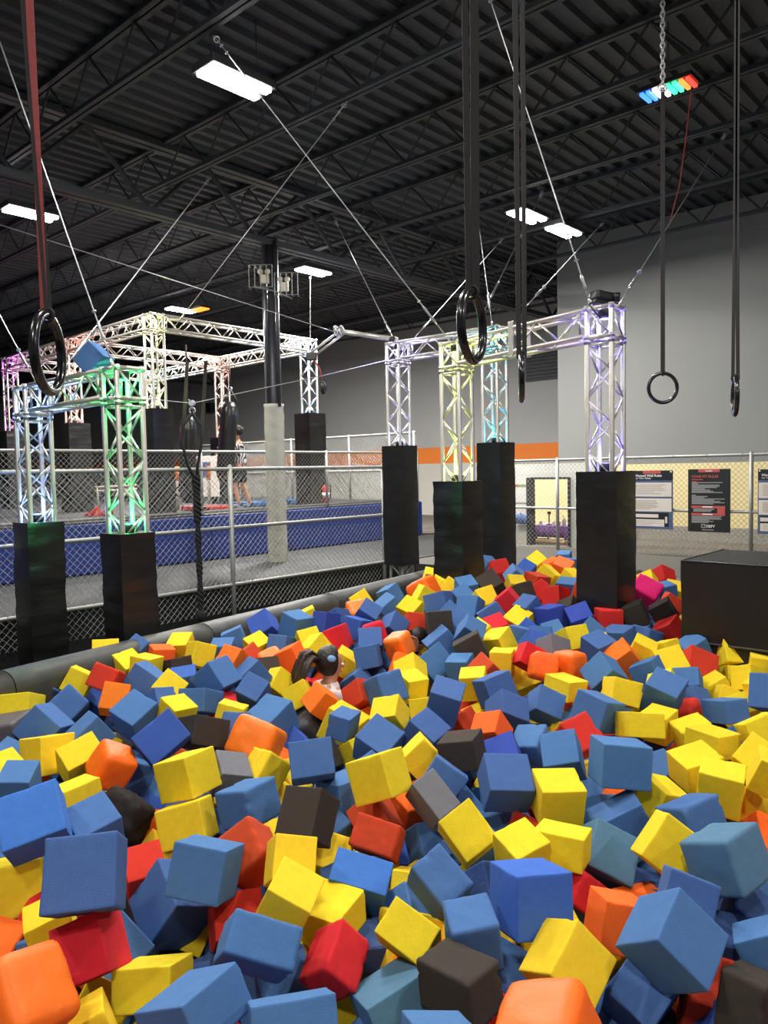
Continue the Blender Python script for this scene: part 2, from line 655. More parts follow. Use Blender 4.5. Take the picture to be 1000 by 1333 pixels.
ZL = 5.0
lamp_fixture(at_z(306, 108, ZL), 'twin-strip white high-bay light above the hanging steel cables')
lamp_fixture(at_z(40, 279, ZL), 'white high-bay light over the left truss rig', power=1.5)
lamp_fixture(at_z(686, 282, ZL), 'white high-bay light in front of the grey rear wall', power=.8)
lamp_fixture(at_z(701, 287, ZL) + E1 * .7, 'white high-bay light close behind another by the corner', power=.8)
lamp_fixture(at_z(408, 354, ZL), 'white high-bay light beside the steel column', power=5.0)
lamp_fixture(at_z(236, 404, ZL), 'white high-bay light far back over the platform', power=5.5)
EXTRA = [(-3.4, 1.4), (2.6, 2.6), (-0.8, -1.6), (5.2, -1.0), (-0.9, 4.0)]  # fixtures added out of view, for overall illumination of the pit
for (x, y) in EXTRA:
    lamp_fixture(Vector((x, y, 5.35)), 'added unseen high-bay light over the foam pit', group='added high-bay lights over the foam pit')

lamp_fixture(W(8.5, -4.6, 5.35), 'added unseen high-bay light for the right wall', power=.7)  # added beyond the right of the view to brighten the right wall

# colour-change LED panel
q = at_z(870, 117, ZL)
pn = Thing('led_colour_panel', 'small ceiling LED panel glowing blue, white, green and red', 'light panel', q)
R3 = Matrix((-E2, E1, Vector((0, 0, 1)))).transposed()
pn.part('housing', MB().box(q + Vector((0, 0, .03)), (.50, .24, .04), R3), 'black_plastic')
cols = [(40, 90, 255), (40, 90, 255), (255, 255, 255), (255, 240, 220), (40, 230, 120), (40, 230, 120), (255, 90, 40), (255, 40, 30)]
for i, c in enumerate(cols):
    nm = 'led_%d_%d_%d' % c
    if nm not in MATS:
        emit(nm, c, 5 if c[2] < 250 or c[0] < 100 else 9)
    pn.part('led_bar', MB().box(q - E2 * (-.21 + i * .06), (.032, .20, .03), R3), nm)
pn.rod('hanger', q + Vector((0, 0, .04)), q + Vector((0, 0, .6)), .004, 'steel_dark', 5)
pn.part('power_cord', MB().tube([at_y(900, 120, q.y - .1), at_y(893, 180, q.y - .1), at_y(885, 240, q.y), at_y(872, 290, q.y)], .006, 5), 'strap_red')
q = at_z(260, 403, ZL)
pn = Thing('led_orange_panel', 'small LED panel glowing orange far back on the ceiling', 'light panel', q)
emit('led_orange', (255, 96, 24), 5)
pn.part('housing', MB().box(q + Vector((0, 0, .03)), (.44, .26, .04), R3), 'black_plastic')
pn.part('led_bar', MB().box(q, (.40, .2, .03), R3), 'led_orange')
pn.rod('hanger', q + Vector((0, 0, .04)), q + Vector((0, 0, .6)), .004, 'steel_dark', 5)


# ------------------------------------------------------------------ pit rim
def rim(name, label, pts, z1, h, seg):
    """padded kerb: rounded cross-section swept along pts, cut into pad sections"""
    t = Thing(name, label, 'padding', Vector((pts[0][0], pts[0][1], PIT)))
    P = [Vector((p[0], p[1], 0)) for p in pts]
    for k in range(len(P) - 1):
        d = P[k + 1] - P[k]
        L = d.length
        d.normalize()
        nrm = Vector((d.y, -d.x, 0))           # towards the pit
        n = max(1, round(L / seg))
        for i in range(n):
            a0 = P[k] + d * (L * i / n + .003)
            a1 = P[k] + d * (L * (i + 1) / n - .003)
            mb = MB()
            prof = [(.12, PIT)]
            for j in range(9):
                an = math.pi * j / 8
                prof.append((.12 * math.cos(an) , z1 - .10 + .10 * math.sin(an)))
            prof.append((-.12, PIT))
            m = 10
            vs = []
            for s in range(m):
                f_ = s / (m - 1)
                c = a0.lerp(a1, f_)
                for (o, z) in prof:
                    wob = .006 * noise.noise(Vector((c.x * 4, c.y * 4, z * 6 + o * 5)))
                    vs.append(c + nrm * (o + wob) + Vector((0, 0, z + wob)))
            q = len(prof)
            fs = [(s * q + j, s * q + j + 1, (s + 1) * q + j + 1, (s + 1) * q + j) for s in range(m - 1) for j in range(q - 1)]
            fs += [tuple(range(q)), tuple(reversed(range((m - 1) * q, m * q)))]
            mb.add(vs, fs)
            t.part('pad_section', mb, 'rim', True)
    return t


rim('pit_rim', 'dark grey padded rim between the foam pit and the near fence', [(-3.88, 1.78), (1.17, 9.48)], .50, .5, 1.55)
rim('pit_rim', 'dark grey padded rim along the far end of the foam pit', [(1.45, 9.36), (5.6, 5.63)], .44, .44, 1.4)


# ------------------------------------------------------------------ chain-link fences
def fence(name, label, axis, const, s0, s1, zb, zt, posts, rails, meshz, post_top, wire=.0022, post_r=.026, rail_r=.020):
    def Pt(s, z, off=0.0):
        return W(s, const + off, z) if axis == 1 else W(const + off, s, z)
    t = Thing(name, label, 'fence', Pt((s0 + s1) / 2, zb))
    for s in posts:
        po = t.part('post', MB().tube([Pt(s, zb), Pt(s, post_top)], post_r, 10), 'galv', True)
        t.part('post_cap', MB().ell(Pt(s, post_top), (post_r, post_r, post_r * .7), 10, 6), 'galv', True, sub=po)
    for z in rails:
        t.rod('rail', Pt(s0, z), Pt(s1, z), rail_r, 'galv', 10)
    z0, z1 = meshz
    mb = MB()
    pitch = .0707
    H = z1 - z0
    off = .012
    for fam in (0, 1):
        k = s0 - H
        while k < s1:
            a0, a1 = k, k + H
            c0, c1 = max(a0, s0), min(a1, s1)
            if c1 > c0:
                f0, f1 = (c0 - a0) / H, (c1 - a0) / H
                if fam == 0:
                    q0, q1 = z0 + H * f0, z0 + H * f1
                else:
                    q0, q1 = z1 - H * f0, z1 - H * f1
                mb.tube([Pt(c0, q0, off + (fam - .5) * .004), Pt(c1, q1, off + (fam - .5) * .004)], wire, 4, False)
            k += pitch
    t.part('chain_link_mesh', mb, 'wire', kind='stuff')
    # ties along the rails
    s = s0 + .2
    tie = MB()
    while s < s1:
        for z in rails:
            tie.torus(Pt(s, z), rail_r + .004, .003, E1 if axis == 1 else E2, 10, 4)
        s += .45
    t.part('wire_ties', tie, 'galv', kind='stuff')
    return t


pp = on_e2(302, 700, B_FENCE).dot(E1)
fence('chain_link_fence', 'galvanized chain-link fence along the foam pit behind the padded posts', 1, B_FENCE, 1.2, 7.75, PIT, 1.66,
      [pp - 2.6, pp, 7.72], [1.65, 1.0, .36], (.06, 1.65), 1.68)
pp2 = on_e2(262, 620, B_PLAT + .12).dot(E1)
fence('chain_link_fence', 'galvanized chain-link fence on top of the blue platform', 1, B_PLAT + .12, -1.0, 11.3, PLAT, 1.94,
      [pp2 - 5.0, pp2 - 2.5, pp2, pp2 + 2.55, pp2 + 5.0], [1.93, 1.04], (1.04, 1.93), 1.95, .0024, .024, .02)
fence('chain_link_fence', 'tall galvanized chain-link fence at the rear edge of the platform', 2, 11.4, 9.4, 16.5, PLAT, 2.33,
      [9.45, 11.2, 13.0, 14.8], [2.32, 1.6], (1.04, 2.32), 2.34, .0024, .024, .02)
pr1 = on_e1(726, 660, 10.5).dot(E2)
pr2 = on_e1(978, 660, 10.5).dot(E2)
fence('chain_link_fence', 'galvanized chain-link fence hung with rule posters behind the foam pit', 2, 10.5, -6, B_FENCE - .1, WALK, 1.72,
      [pr2 - 2.5, pr2, pr1, B_FENCE - .15], [1.71, .97], (WALK + .02, 1.71), 1.73, .0022)
# ------------------------------------------------------------------ aluminium trusses
TW = .235


def brace_run(t, c0, c1, nsteps, r, start):
    """zigzag between two parallel chords c0(s), c1(s), s in 0..1"""
    for i in range(nsteps):
        a = c0 if (i + start) % 2 == 0 else c1
        b = c1 if (i + start) % 2 == 0 else c0
        t.rod('brace', a(i / nsteps), b((i + 1) / nsteps), r, 'alu', 6)


def tower(px, y, ztop, ang, zpad0, zpad1, padw, led, label, padlabel, zbase=PIT, low=None, group=None, py=600, bright=1.0, lumpy=.012):
    base = at_y(px, py, y)
    base.z = zbase
    t = Thing('truss_tower', label, 'truss tower', base, group)
    u_ = Vector((math.cos(ang), math.sin(ang), 0))
    v_ = Vector((-math.sin(ang), math.cos(ang), 0))
    h = TW / 2 - .02
    cs = [base + u_ * (sx * h) + v_ * (sy * h) for sx, sy in ((-1, -1), (1, -1), (1, 1), (-1, 1))]
    zt = ztop - .02
    zb = zbase if low else zpad1 - .15
    for c in cs:
        t.rod('chord', (c.x, c.y, zbase), (c.x, c.y, ztop), .0185, 'alu', 10)
    zc = ztop - TW                       # underside of the corner block
    for z in (zt, zc):
        for i in range(4):
            a, b = cs[i], cs[(i + 1) % 4]
            t.rod('corner_rail', (a.x, a.y, z), (b.x, b.y, z), .017, 'alu', 8)
    for i in range(4):
        a, b = cs[i], cs[(i + 1) % 4]
        t.rod('corner_brace', (a.x, a.y, zt), (b.x, b.y, zc), .009, 'alu', 6)
        t.rod('tie_rail', (a.x, a.y, zc - .055), (b.x, b.y, zc - .055), .009, 'alu', 6)
    for c in cs:                         # coupler sleeves
        for z in (zt, zc, zc - .03):
            t.rod('coupler', (c.x, c.y, z - .018), (c.x, c.y, z + .018), .0235, 'alu', 10)

    def lace(za, zb_):
        n = max(1, round((za - zb_) / .185))
        for i in range(4):
            a, b = cs[i], cs[(i + 1) % 4]
            brace_run(t, lambda s, a=a: Vector((a.x, a.y, za + (zb_ - za) * s)), lambda s, b=b: Vector((b.x, b.y, za + (zb_ - za) * s)), n, .0085, i % 2)
    lace(zc - .06, zpad1 - .04)
    if low:
        lace(zpad0 + .02, zbase + .02)
    # padded sleeve
    mb = MB()
    nz_ = 70
    per = []
    w = padw / 2
    m = 7
    for i in range(4):
        for k in range(m):
            s = -1 + 2 * k / m
            q = [(s, -1), (1, s), (-s, 1), (-1, -s)][i]
            per.append(q)
    vs = []
    for iz in range(nz_):
        z = zpad0 + (zpad1 - zpad0) * iz / (nz_ - 1)
        for (x, yv) in per:
            rr = (x * x * yv * yv) * .03
            p = base + u_ * (x * w * (1 - rr)) + v_ * (yv * w * (1 - rr))
            nn = noise.noise(Vector((p.x * 2.2 + px, p.y * 2.2, z * 2.4)))
            n2 = noise.noise(Vector((p.x * 4 + px, p.y * 4, z * 11.0)))
            k = 1 + (nn * lumpy * .55 + n2 * lumpy * .35) / w
            p = base + u_ * (x * w * (1 - rr) * k) + v_ * (yv * w * (1 - rr) * k)
            vs.append((p.x, p.y, z))
    c = len(per)
    fs = [(iz * c + k, iz * c + (k + 1) % c, (iz + 1) * c + (k + 1) % c, (iz + 1) * c + k) for iz in range(nz_ - 1) for k in range(c)]
    fs += [tuple(reversed(range(c))), tuple(range((nz_ - 1) * c, nz_ * c))]
    mb.add(vs, fs)
    pad = t.part('protective_pad', mb, 'vinyl', True, label=padlabel)
    e = pad.modifiers.new('edge', 'EDGE_SPLIT')
    e.split_angle = math.radians(50)
    # LED uplight standing on the pad inside the tower, and one in the corner block
    nm = 'led_lens_%d' % px
    emit(nm, led, 3.0)
    for z, s in ((zpad1 + .02, 1), (ztop - .07, -1)):
        fx = t.part('led_fixture', MB().lathe([(.045, z - .02), (.05, z), (.05, z + .03), (.045, z + .04)], 14, (base.x, base.y, 0)), 'black_plastic', True)
        zz = z + .042 if s > 0 else z - .024
        t.part('lens', MB().lathe([(.036, zz - .003), (.036, zz + .003)], 14, (base.x, base.y, 0)), nm, sub=fx)
        ld = bpy.data.lights.new('tower_led', 'POINT')
        ld.energy = TOWER_W * bright
        ld.shadow_soft_size = .03
        ld.color = led[:3]
        lo = bpy.data.objects.new('tower_led', ld)
        COL.objects.link(lo)
        lo.parent = t.o
        lo.location = (0, 0, zz + .05 * s - zbase)
    t.base = base
    t.zt = ztop
    return t


def beam(p0, p1, label, group=None, chords=.0185, steps=None, gate=False):
    """square truss between two points given at the centre of its cross-section"""
    p0 = Vector(p0)
    p1 = Vector(p1)
    t = Thing('truss_beam', label, 'truss beam', p0.lerp(p1, .5), group)
    d = (p1 - p0)
    L = d.length
    d.normalize()
    s_ = d.cross(Vector((0, 0, 1))).normalized()
    h = TW / 2 - .02
    up = Vector((0, 0, 1))
    cs = [s_ * (a * h) + up * (b * h) for a, b in ((-1, -1), (1, -1), (1, 1), (-1, 1))]
    for c in cs:
        t.rod('chord', p0 + c, p1 + c, chords, 'alu', 10)
    n = steps or max(2, round(L / .21))
    for i in range(4):
        a, b = cs[i], cs[(i + 1) % 4]
        brace_run(t, lambda s, a=a: p0.lerp(p1, s) + a, lambda s, b=b: p0.lerp(p1, s) + b, n, .0085, i % 2)
    for e in (p0 + d * .03, p1 - d * .03):
        for i in range(4):
            t.rod('end_rail', e + cs[i], e + cs[(i + 1) % 4], .010, 'alu', 6)
    if gate:
        q = p0.lerp(p1, .47)
        for sgn in (-1, 1):
            R3 = Matrix((d, s_, up)).transposed()
            t.part('joint_plate', MB().box(q + s_ * (sgn * .11) + up * .01, (.05, .02, TW + .04), R3), 'alu', bevel=.004)
    return t


ang = -TH
BLU = (0.42, 0.55, 1.0, 1)
T1 = tower(167, 5.6, 2.385, ang, PIT + .02, 1.185, .29, (0.05, 1.0, 0.25, 1), 'truss tower glowing green above a wrinkled black pad', 'wrinkled black vinyl pad', py=700, lumpy=.020)
T0 = tower(50, 6.3, 2.345, ang, PIT + .02, 1.235, .30, (0.22, 0.42, 1.0, 1), 'truss tower glowing pale blue above a wrinkled black pad', 'wrinkled black vinyl pad', py=700, lumpy=.022)
T3 = tower(596, 7.0, 2.745, ang, PIT + .02, 1.49, .33, (0.80, 1.0, 0.18, 1), 'truss tower glowing pale yellow above a creased black pad', 'creased shiny black vinyl pad', py=600, lumpy=.020)
T5 = tower(788.5, 5.8, 2.79, ang, PIT + .02, 1.56, .335, (0.24, 0.22, 1.0, 1), 'truss tower glowing violet blue above a smooth black pad', 'smooth black vinyl pad', py=600, lumpy=.008)
T6 = tower(645.5, 8.8, 3.2, ang, PIT + .02, 1.89, .325, (0.03, 0.62, 1.0, 1), 'truss tower glowing cyan above a tall black pad', 'tall black vinyl pad', py=600, lumpy=.010)
T2 = tower(520.5, 9.6, 3.18, ang, .42, 1.90, .32, (0.36, 0.33, 1.0, 1), 'truss tower glowing lavender with bare legs below its black pad', 'tall black vinyl pad', low=True, py=600, lumpy=.008)


def top(t, dz=0.0):
    return Vector((t.base.x, t.base.y, t.zt - TW / 2 + dz))


def between(ta, tb, label, **k):
    a, b = top(ta), top(tb)
    d = (b - a).normalized()
    return beam(a + d * (TW / 2 + .005), b - d * (TW / 2 + .005), label, **k)


between(T1, T0, 'short truss beam joining the green and pale blue towers')
between(T3, T5, 'truss beam joining the pale yellow and violet towers', gate=True)
between(T2, T6, 'truss beam joining the lavender and cyan towers')

# rear rig on the platform
GR = 'rear truss rig towers'
T8 = tower(202, 11.2, 3.92, ang, PLAT, 2.55, .34, (0.95, 1.0, 0.35, 1), 'rear truss tower glowing yellow at the corner of the platform rig', 'black vinyl pad', PLAT, py=480, bright=.8)
T8.base = T8.base
stepA = Vector((2.05, 2.4, 0))
stepB = Vector((-1.96, 1.9, 0))


def tower_at(p, ztop, led, label, zp=2.5):
    e = p - EYE
    px = 500 + FPX * e.dot(_r) / e.dot(_f)
    py = 666.5 - FPX * e.dot(_u) / e.dot(_f)
    return tower(px, p.y, ztop, ang, PLAT, zp, .40, led, label, 'black vinyl pad', PLAT, py=py, bright=.8)


b8 = Vector((T8.base.x, T8.base.y, 3.0))
T9 = tower(402.5, 13.6, 3.92, ang, PLAT, 2.62, .40, (0.22, 0.50, 1.0, 1), 'rear truss tower glowing ice blue beside the fire extinguisher', 'black vinyl pad', PLAT, py=500, bright=.8)
T10 = tower(289.5, 15.5, 3.92, ang, PLAT, 2.32, .40, (1.0, 0.16, 0.10, 1), 'rear truss tower glowing red behind the punching bag', 'black vinyl pad', PLAT, py=500, bright=.8)
T11 = tower_at(b8 + stepB, 3.92, (1.0, 0.25, 0.2, 1), 'rear truss tower glowing red behind the green tower')
T12 = tower_at(b8 + stepB * 2, 3.92, (0.85, 0.12, 1.0, 1), 'rear truss tower glowing magenta at the end of the platform rig')
T13 = tower_at(b8 + stepB * 2 + stepA, 3.92, (0.3, 0.9, 1.0, 1), 'rear truss tower glowing aqua at the back of the platform rig')
between(T8, T9, 'rear truss beam from the yellow corner tower to the ice blue tower')
between(T8, T11, 'rear truss beam from the yellow corner tower to the hidden red tower')
between(T11, T12, 'rear truss beam ending at the magenta tower')
between(T9, T10, 'rear truss beam between the ice blue tower and the red tower by the bag')
between(T11, T10, 'rear truss beam between the two red towers')
between(T12, T13, 'rear truss beam from the magenta tower to the aqua tower')
between(T13, T10, 'rear truss beam from the aqua tower to the red tower by the bag')

# moving-head light on the violet tower
p = Vector((T5.base.x, T5.base.y, T5.zt + .0))
mh = Thing('moving_head_light', 'black stage light lying on top of the violet truss tower', 'stage light', p)
R3 = Matrix.Rotation(.35, 3, 'Z') @ Matrix.Rotation(.12, 3, 'Y')
mh.part('body', MB().box(p + Vector((-.02, 0, .065)), (.17, .12, .075), R3), 'black_plastic', bevel=.02)
mh.part('yoke', MB().box(p + Vector((-.01, 0, .018)), (.20, .09, .03), R3), 'black_plastic', bevel=.008)
mh.part('lens_ring', MB().tube([p + Vector((.06, -.02, .06)), p + Vector((.10, -.035, .055))], .035, 14), 'black_plastic', True)
mh.part('power_lead', MB().tube([p + Vector((-.08, 0, .04)), p + Vector((-.13, -.05, .0)), p + Vector((-.10, -.09, -.06)), p + Vector((-.05, -.06, -.10))], .006, 6), 'black_plastic')


# ------------------------------------------------------------------ steel guy cables
def cable(p0, p1, label, buckle=True, sag=0.0, r=.0055, chain_end=0.0, group=None, m='steel'):
    """p0 ceiling end, p1 rig end"""
    p0 = Vector(p0)
    p1 = Vector(p1)
    t = Thing('guy_cable', label, 'cable', p1, group)
    d = p1 - p0
    n = 14
    pts = [p0.lerp(p1, i / n) - Vector((0, 0, sag * 4 * (i / n) * (1 - i / n))) for i in range(n + 1)]
    t.part('wire_rope', MB().tube(pts, r, 6), m, True)
    if buckle:
        a = p0.lerp(p1, .88 if not chain_end else 1 - chain_end)
        b = p0.lerp(p1, .93 if not chain_end else 1 - chain_end * .5)
        t.part('turnbuckle', MB().tube([a, a.lerp(b, .15), a.lerp(b, .5), a.lerp(b, .85), b], .012, 8, True, [.007, .014, .011, .014, .007]), 'steel', True)
        for f_ in (.03, .05, .855):
            q = p0.lerp(p1, f_)
            t.part('wire_clip', MB().torus(q, .013, .006, d, 10, 6), 'steel', True)
        t.part('eye_hook', MB().torus(p0 + d * .012, .022, .006, d.cross(Vector((1, 0, 0))), 14, 6), 'steel', True)
        t.part('shackle', MB().torus(p1 - d.normalized() * .03, .026, .007, d.cross(Vector((0, 1, 0))), 14, 6), 'steel', True)
    return t


CZc = 5.15
g = 'rig guy cables'


def tt(t, dx=0, dy=0):
    return Vector((t.base.x + dx, t.base.y + dy, t.zt))


cable(at_z(-30, -30, CZc), tt(T1, -.06), 'steel guy cable dropping to the top of the green tower')
cable(at_z(274, 230, CZc), at_y(78, 486, 6.05), 'steel guy cable dropping to the short beam of the green tower')
cable(at_z(-60, 300, CZc), tt(T0, .05), 'steel guy cable dropping to the pale blue tower')
cable(at_z(452, 132, CZc), at_y(222, 432, 11.5), 'steel guy cable dropping to the beam beside the yellow corner tower')
cable(at_z(278, 46, CZc), tt(T3, -.05), 'long steel guy cable passing under the twin-strip light to the pale yellow tower', chain_end=.13)
cable(at_z(632, -20, CZc), tt(T5, -.10), 'steel guy cable dropping to the violet tower from above the rings', chain_end=.10)
cable(at_z(946, 172, CZc), tt(T5, .10), 'steel guy cable rising from the violet tower past the single ring')
cable(at_z(785, 290, CZc), at_y(686, 398, 6.5), 'steel guy cable rising from the middle of the violet tower beam')
cable(at_z(436, 286, CZc), tt(T2, -.03), 'steel guy cable dropping to the lavender tower')
cable(at_z(612, 205, CZc), tt(T6, -.02), 'steel guy cable dropping to the cyan tower', chain_end=.2)
cable(at_z(707, 248, CZc), at_y(628, 410, 8.9), 'steel guy cable dropping behind the big ring to the cyan tower beam', chain_end=.25)
cable(at_z(655, 310, CZc), at_y(541, 438, 9.5), 'steel guy cable rising from the lavender tower beam')
cable(at_y(-30, 283, 8.6), at_y(436, 432, 9.9), 'long steel cable running to the shackle on the support pipe', buckle=False)
cable(at_z(404, 360, 4.9), at_y(404, 443, 13.6), 'thin vertical hanger wire above the ice blue tower', buckle=False, r=.008)

# support pipe with shackle cluster and arm
a = Vector((T2.base.x, T2.base.y, T2.zt + .03))
b = at_y(440, 431, 9.9)
sp = Thing('support_pipe', 'steel pipe reaching out from the lavender tower to a big shackle', 'pipe', a)
sp.part('pipe', MB().tube([a, b], .03, 12), 'alu', True)
sp.part('sleeve', MB().tube([a.lerp(b, .03), a.lerp(b, .12)], .037, 12), 'steel_dark', True)
for i in range(5):
    sp.part('shackle', MB().torus(b + Vector((-.03 + .022 * i, 0, .01 * math.sin(i * 2))), .055, .012, (1, .3 * (-1) ** i, .3), 18, 8), 'steel', True)
c = at_y(406, 464, 9.95)
ar = Thing('rigging_arm', 'sloping pair of steel bars hanging from the big shackle', 'rigging arm', b)
for s in (-.05, .05):
    ar.part('bar', MB().tube([b + Vector((s, 0, -.05)), c + Vector((s, 0, .02))], .016, 8), 'alu', True)
ar.part('end_plate', MB().box(c, (.13, .06, .10)), 'steel_dark', bevel=.01)
hr = Thing('hanging_grip', 'short red and black grip dangling from the rigging arm', 'grip', at_y(421, 503, 9.9))
hr.part('lead', MB().tube([c, at_y(416, 480, 9.92), at_y(419, 493, 9.9)], .012, 8), 'strap_red', True)
hr.part('grip', MB().ell(at_y(421, 505, 9.9), (.04, .04, .085)), 'black_plastic', True)

# slack wire with a pulley and a hanging black rope
pw = at_y(250, 525, 8.1)
zw = Thing('slack_wire', 'thin slack wire crossing in front of the punching bags to the lavender tower', 'wire', pw)
zw.part('wire', MB().tube([at_y(150, 515, 7.6), at_y(200, 520, 7.85), pw, at_y(330, 508, 8.6), at_y(420, 489, 9.1), at_y(503, 469, 9.5)], .006, 6), 'steel', True)
pl = Thing('pulley', 'small steel pulley clamped on the slack wire above the black rope', 'pulley', pw)
for s in (-1, 1):
    pl.part('cheek', MB().tube([pw + Vector((0, s * .02, 0)), pw + Vector((0, s * .03, 0))], .03, 16), 'steel')
pl.part('wheel', MB().torus(pw, .022, .012, (0, 1, 0), 18, 8), 'steel', True)
pl.part('hook', MB().torus(pw + Vector((0, 0, -.075)), .03, .008, (0, 1, 0), 14, 6), 'steel', True)
rp0 = at_y(250, 575, 8.05)
ro = Thing('climbing_rope', 'thick twisted black rope hanging in front of the near fence', 'rope', at_y(262, 800, 7.7))
rb = at_y(262, 802, 7.75)
for s in (-1, 1):
    ro.part('sling', MB().tube([pw + Vector((0, 0, -.1)), pw.lerp(rp0, .6) + Vector((s * .10, 0, 0)), rp0 + Vector((s * .10, 0, -.02)), rp0 + Vector((s * .05, 0, -.25)), rp0 + Vector((.03, 0, -.42))], .016, 8), 'rope', True)
st = rp0 + Vector((.03, 0, -.35))
for ph in (0, 2.1, 4.2):
    pts = []
    n = 60
    for i in range(n + 1):
        f_ = i / n
        c_ = st.lerp(rb, f_)
        rr = (.028 if f_ < .35 else .016) + (.006 * math.sin(f_ * 31))
        pts.append(c_ + Vector((rr * math.cos(f_ * 60 + ph), rr * math.sin(f_ * 60 + ph), 0)))
    ro.part('strand', MB().tube(pts, .017, 6), 'rope', True)
ro.part('knot', MB().ell(rb, (.045, .045, .06)), 'rope', True)
# ------------------------------------------------------------------ gymnastic rings on straps
def flat_strap(pts, w, th, ax):
    """ribbon along pts, width w along ax"""
    ax = Vector(ax).normalized()
    mb = MB()
    vs = []
    for i, p in enumerate(pts):
        p = Vector(p)
        a = Vector(pts[max(i - 1, 0)])
        b = Vector(pts[min(i + 1, len(pts) - 1)])
        n = (b - a).normalized().cross(ax).normalized()
        for sx, sn in ((-1, -1), (1, -1), (1, 1), (-1, 1)):
            vs.append(p + ax * (w / 2 * sx) + n * (th / 2 * sn))
    fs = [(i * 4 + k, i * 4 + (k + 1) % 4, (i + 1) * 4 + (k + 1) % 4, (i + 1) * 4 + k) for i in range(len(pts) - 1) for k in range(4)]
    fs += [(3, 2, 1, 0), tuple(range(len(pts) * 4 - 4, len(pts) * 4))]
    return mb.add(vs, fs)


def chain(t, p0, p1, name='chain_link', link_l=.05, r=.006):
    p0 = Vector(p0)
    p1 = Vector(p1)
    d = p1 - p0
    n = max(2, int(d.length / (link_l * .72)))
    q = Vector((0, 0, 1)).rotation_difference(d.normalized())
    key = ('chain', link_l, r)
    if key not in RODS:
        mb = MB()
        pts = []
        k = 16
        for i in range(k):
            a = 2 * math.pi * i / k
            pts.append(Vector((link_l * .30 * math.sin(a), 0, link_l * .5 * math.cos(a))))
        m = 6
        vs = []
        for i in range(k):
            tg = (pts[(i + 1) % k] - pts[i - 1]).normalized()
            nx = Vector((0, 1, 0))
            ny = tg.cross(nx)
            for j in range(m):
                b = 2 * math.pi * j / m
                vs.append(pts[i] + nx * (r * math.cos(b)) + ny * (r * math.sin(b)))
        mb.add(vs, [(i * m + j, ((i + 1) % k) * m + j, ((i + 1) % k) * m + (j + 1) % m, i * m + (j + 1) % m) for i in range(k) for j in range(m)])
        me = mb.mesh('chain_link', True)
        me.materials.append(MATS['steel'])
        RODS[key] = me
    for i in range(n):
        o = link(name, RODS[key], t.o)
        o.location = p0.lerp(p1, (i + .5) / n) - t.org
        o.rotation_mode = 'QUATERNION'
        o.rotation_quaternion = q @ Quaternion((0, 0, 1), (i % 2) * math.pi / 2)


def ring(px, py, y, R, ax, label, straps, r=.014, chain_z=None):
    """straps: list of (dx, width, material, spread)"""
    c = at_y(px, py, y)
    ax = Vector(ax).normalized()
    t = Thing('gym_ring', label, 'gym ring', c)
    t.part('ring', MB().torus(c, R, r, ax, 48, 14), 'ring', True)
    side = ax.cross(Vector((0, 0, 1))).normalized()
    topp = c + Vector((0, 0, R))
    for (dx0, dx1, w, m, wax) in straps:
        pts = []
        zt = CEIL - .1
        if chain_z:
            zt = chain_z
        for i in range(13):
            f_ = i / 12
            z = topp.z - .01 + (zt - topp.z) * f_
            g_ = min(1, f_ * 3.0)
            pts.append(Vector((topp.x + dx0 * (1 - g_) + dx1 * g_, topp.y, z)))
        t.part('strap', flat_strap(pts, w, .004, wax), m)
    t.part('strap_loop', MB().torus(topp + Vector((0, 0, .0)), r + .006, .004, side, 16, 6, 1.0), 'strap', True)
    if chain_z:
        chain(t, (topp.x, topp.y, chain_z - .02), (topp.x, topp.y, CEIL - .1))
        t.part('carabiner', MB().torus(Vector((topp.x, topp.y, chain_z - .01)), .03, .006, (0, 1, 0), 16, 6), 'steel', True)
    return t


ring(63, 460, 2.3, .112, (.998, .064, 0), 'large dark ring with red sheen hung on red and dark straps', [(-.006, -.012, .022, 'strap_red', (1, 0, 0)), (.006, -.035, .022, 'strap', (1, .4, 0))], .0145)
ring(615, 425, 2.55, .110, (.90, -.43, 0), 'large glossy black ring hung on two wide dark straps', [(-.010, -.010, .020, 'strap', (1, 0, 0)), (.012, .022, .028, 'strap', (1, 0, 0))], .015)
ring(679, 492, 3.8, .108, (.98, -.16, 0), 'black ring seen almost edge-on beside the big ring', [(-.012, -.012, .024, 'strap', (1, 0, 0)), (.016, .022, .022, 'strap', (1, 0, 0))], .0145)
ring(863, 505, 5.75, .108, (.05, -1, 0), 'round black ring seen full-face hung from a steel chain', [(0, 0, .032, 'strap', (1, 0, 0))], .0135, chain_z=at_y(861, 112, 5.75).z)
ring(957, 516, 4.6, .108, (.95, -.32, 0), 'black ring seen edge-on below a strap that splits in two', [(-.013, -.004, .020, 'strap', (1, 0, 0)), (.017, .006, .022, 'strap', (1, 0, 0))], .0145)
# clip on the strap of the edge-on ring
# ------------------------------------------------------------------ black vinyl box
fl = at_y(887, 730, 5.2)
bx = Thing('vinyl_box', 'big black vinyl-covered box standing at the pit edge', 'vinyl box', Vector((fl.x, fl.y, PIT)))
ftop = fl.z
A = Vector((fl.x, fl.y, 0))
v1 = -E2 * 1.9
v2 = E1 * .86
mb = MB()
vs = []
NZ, NS = 8, 14
quad = [A, A + v1, A + v1 + v2, A + v2]


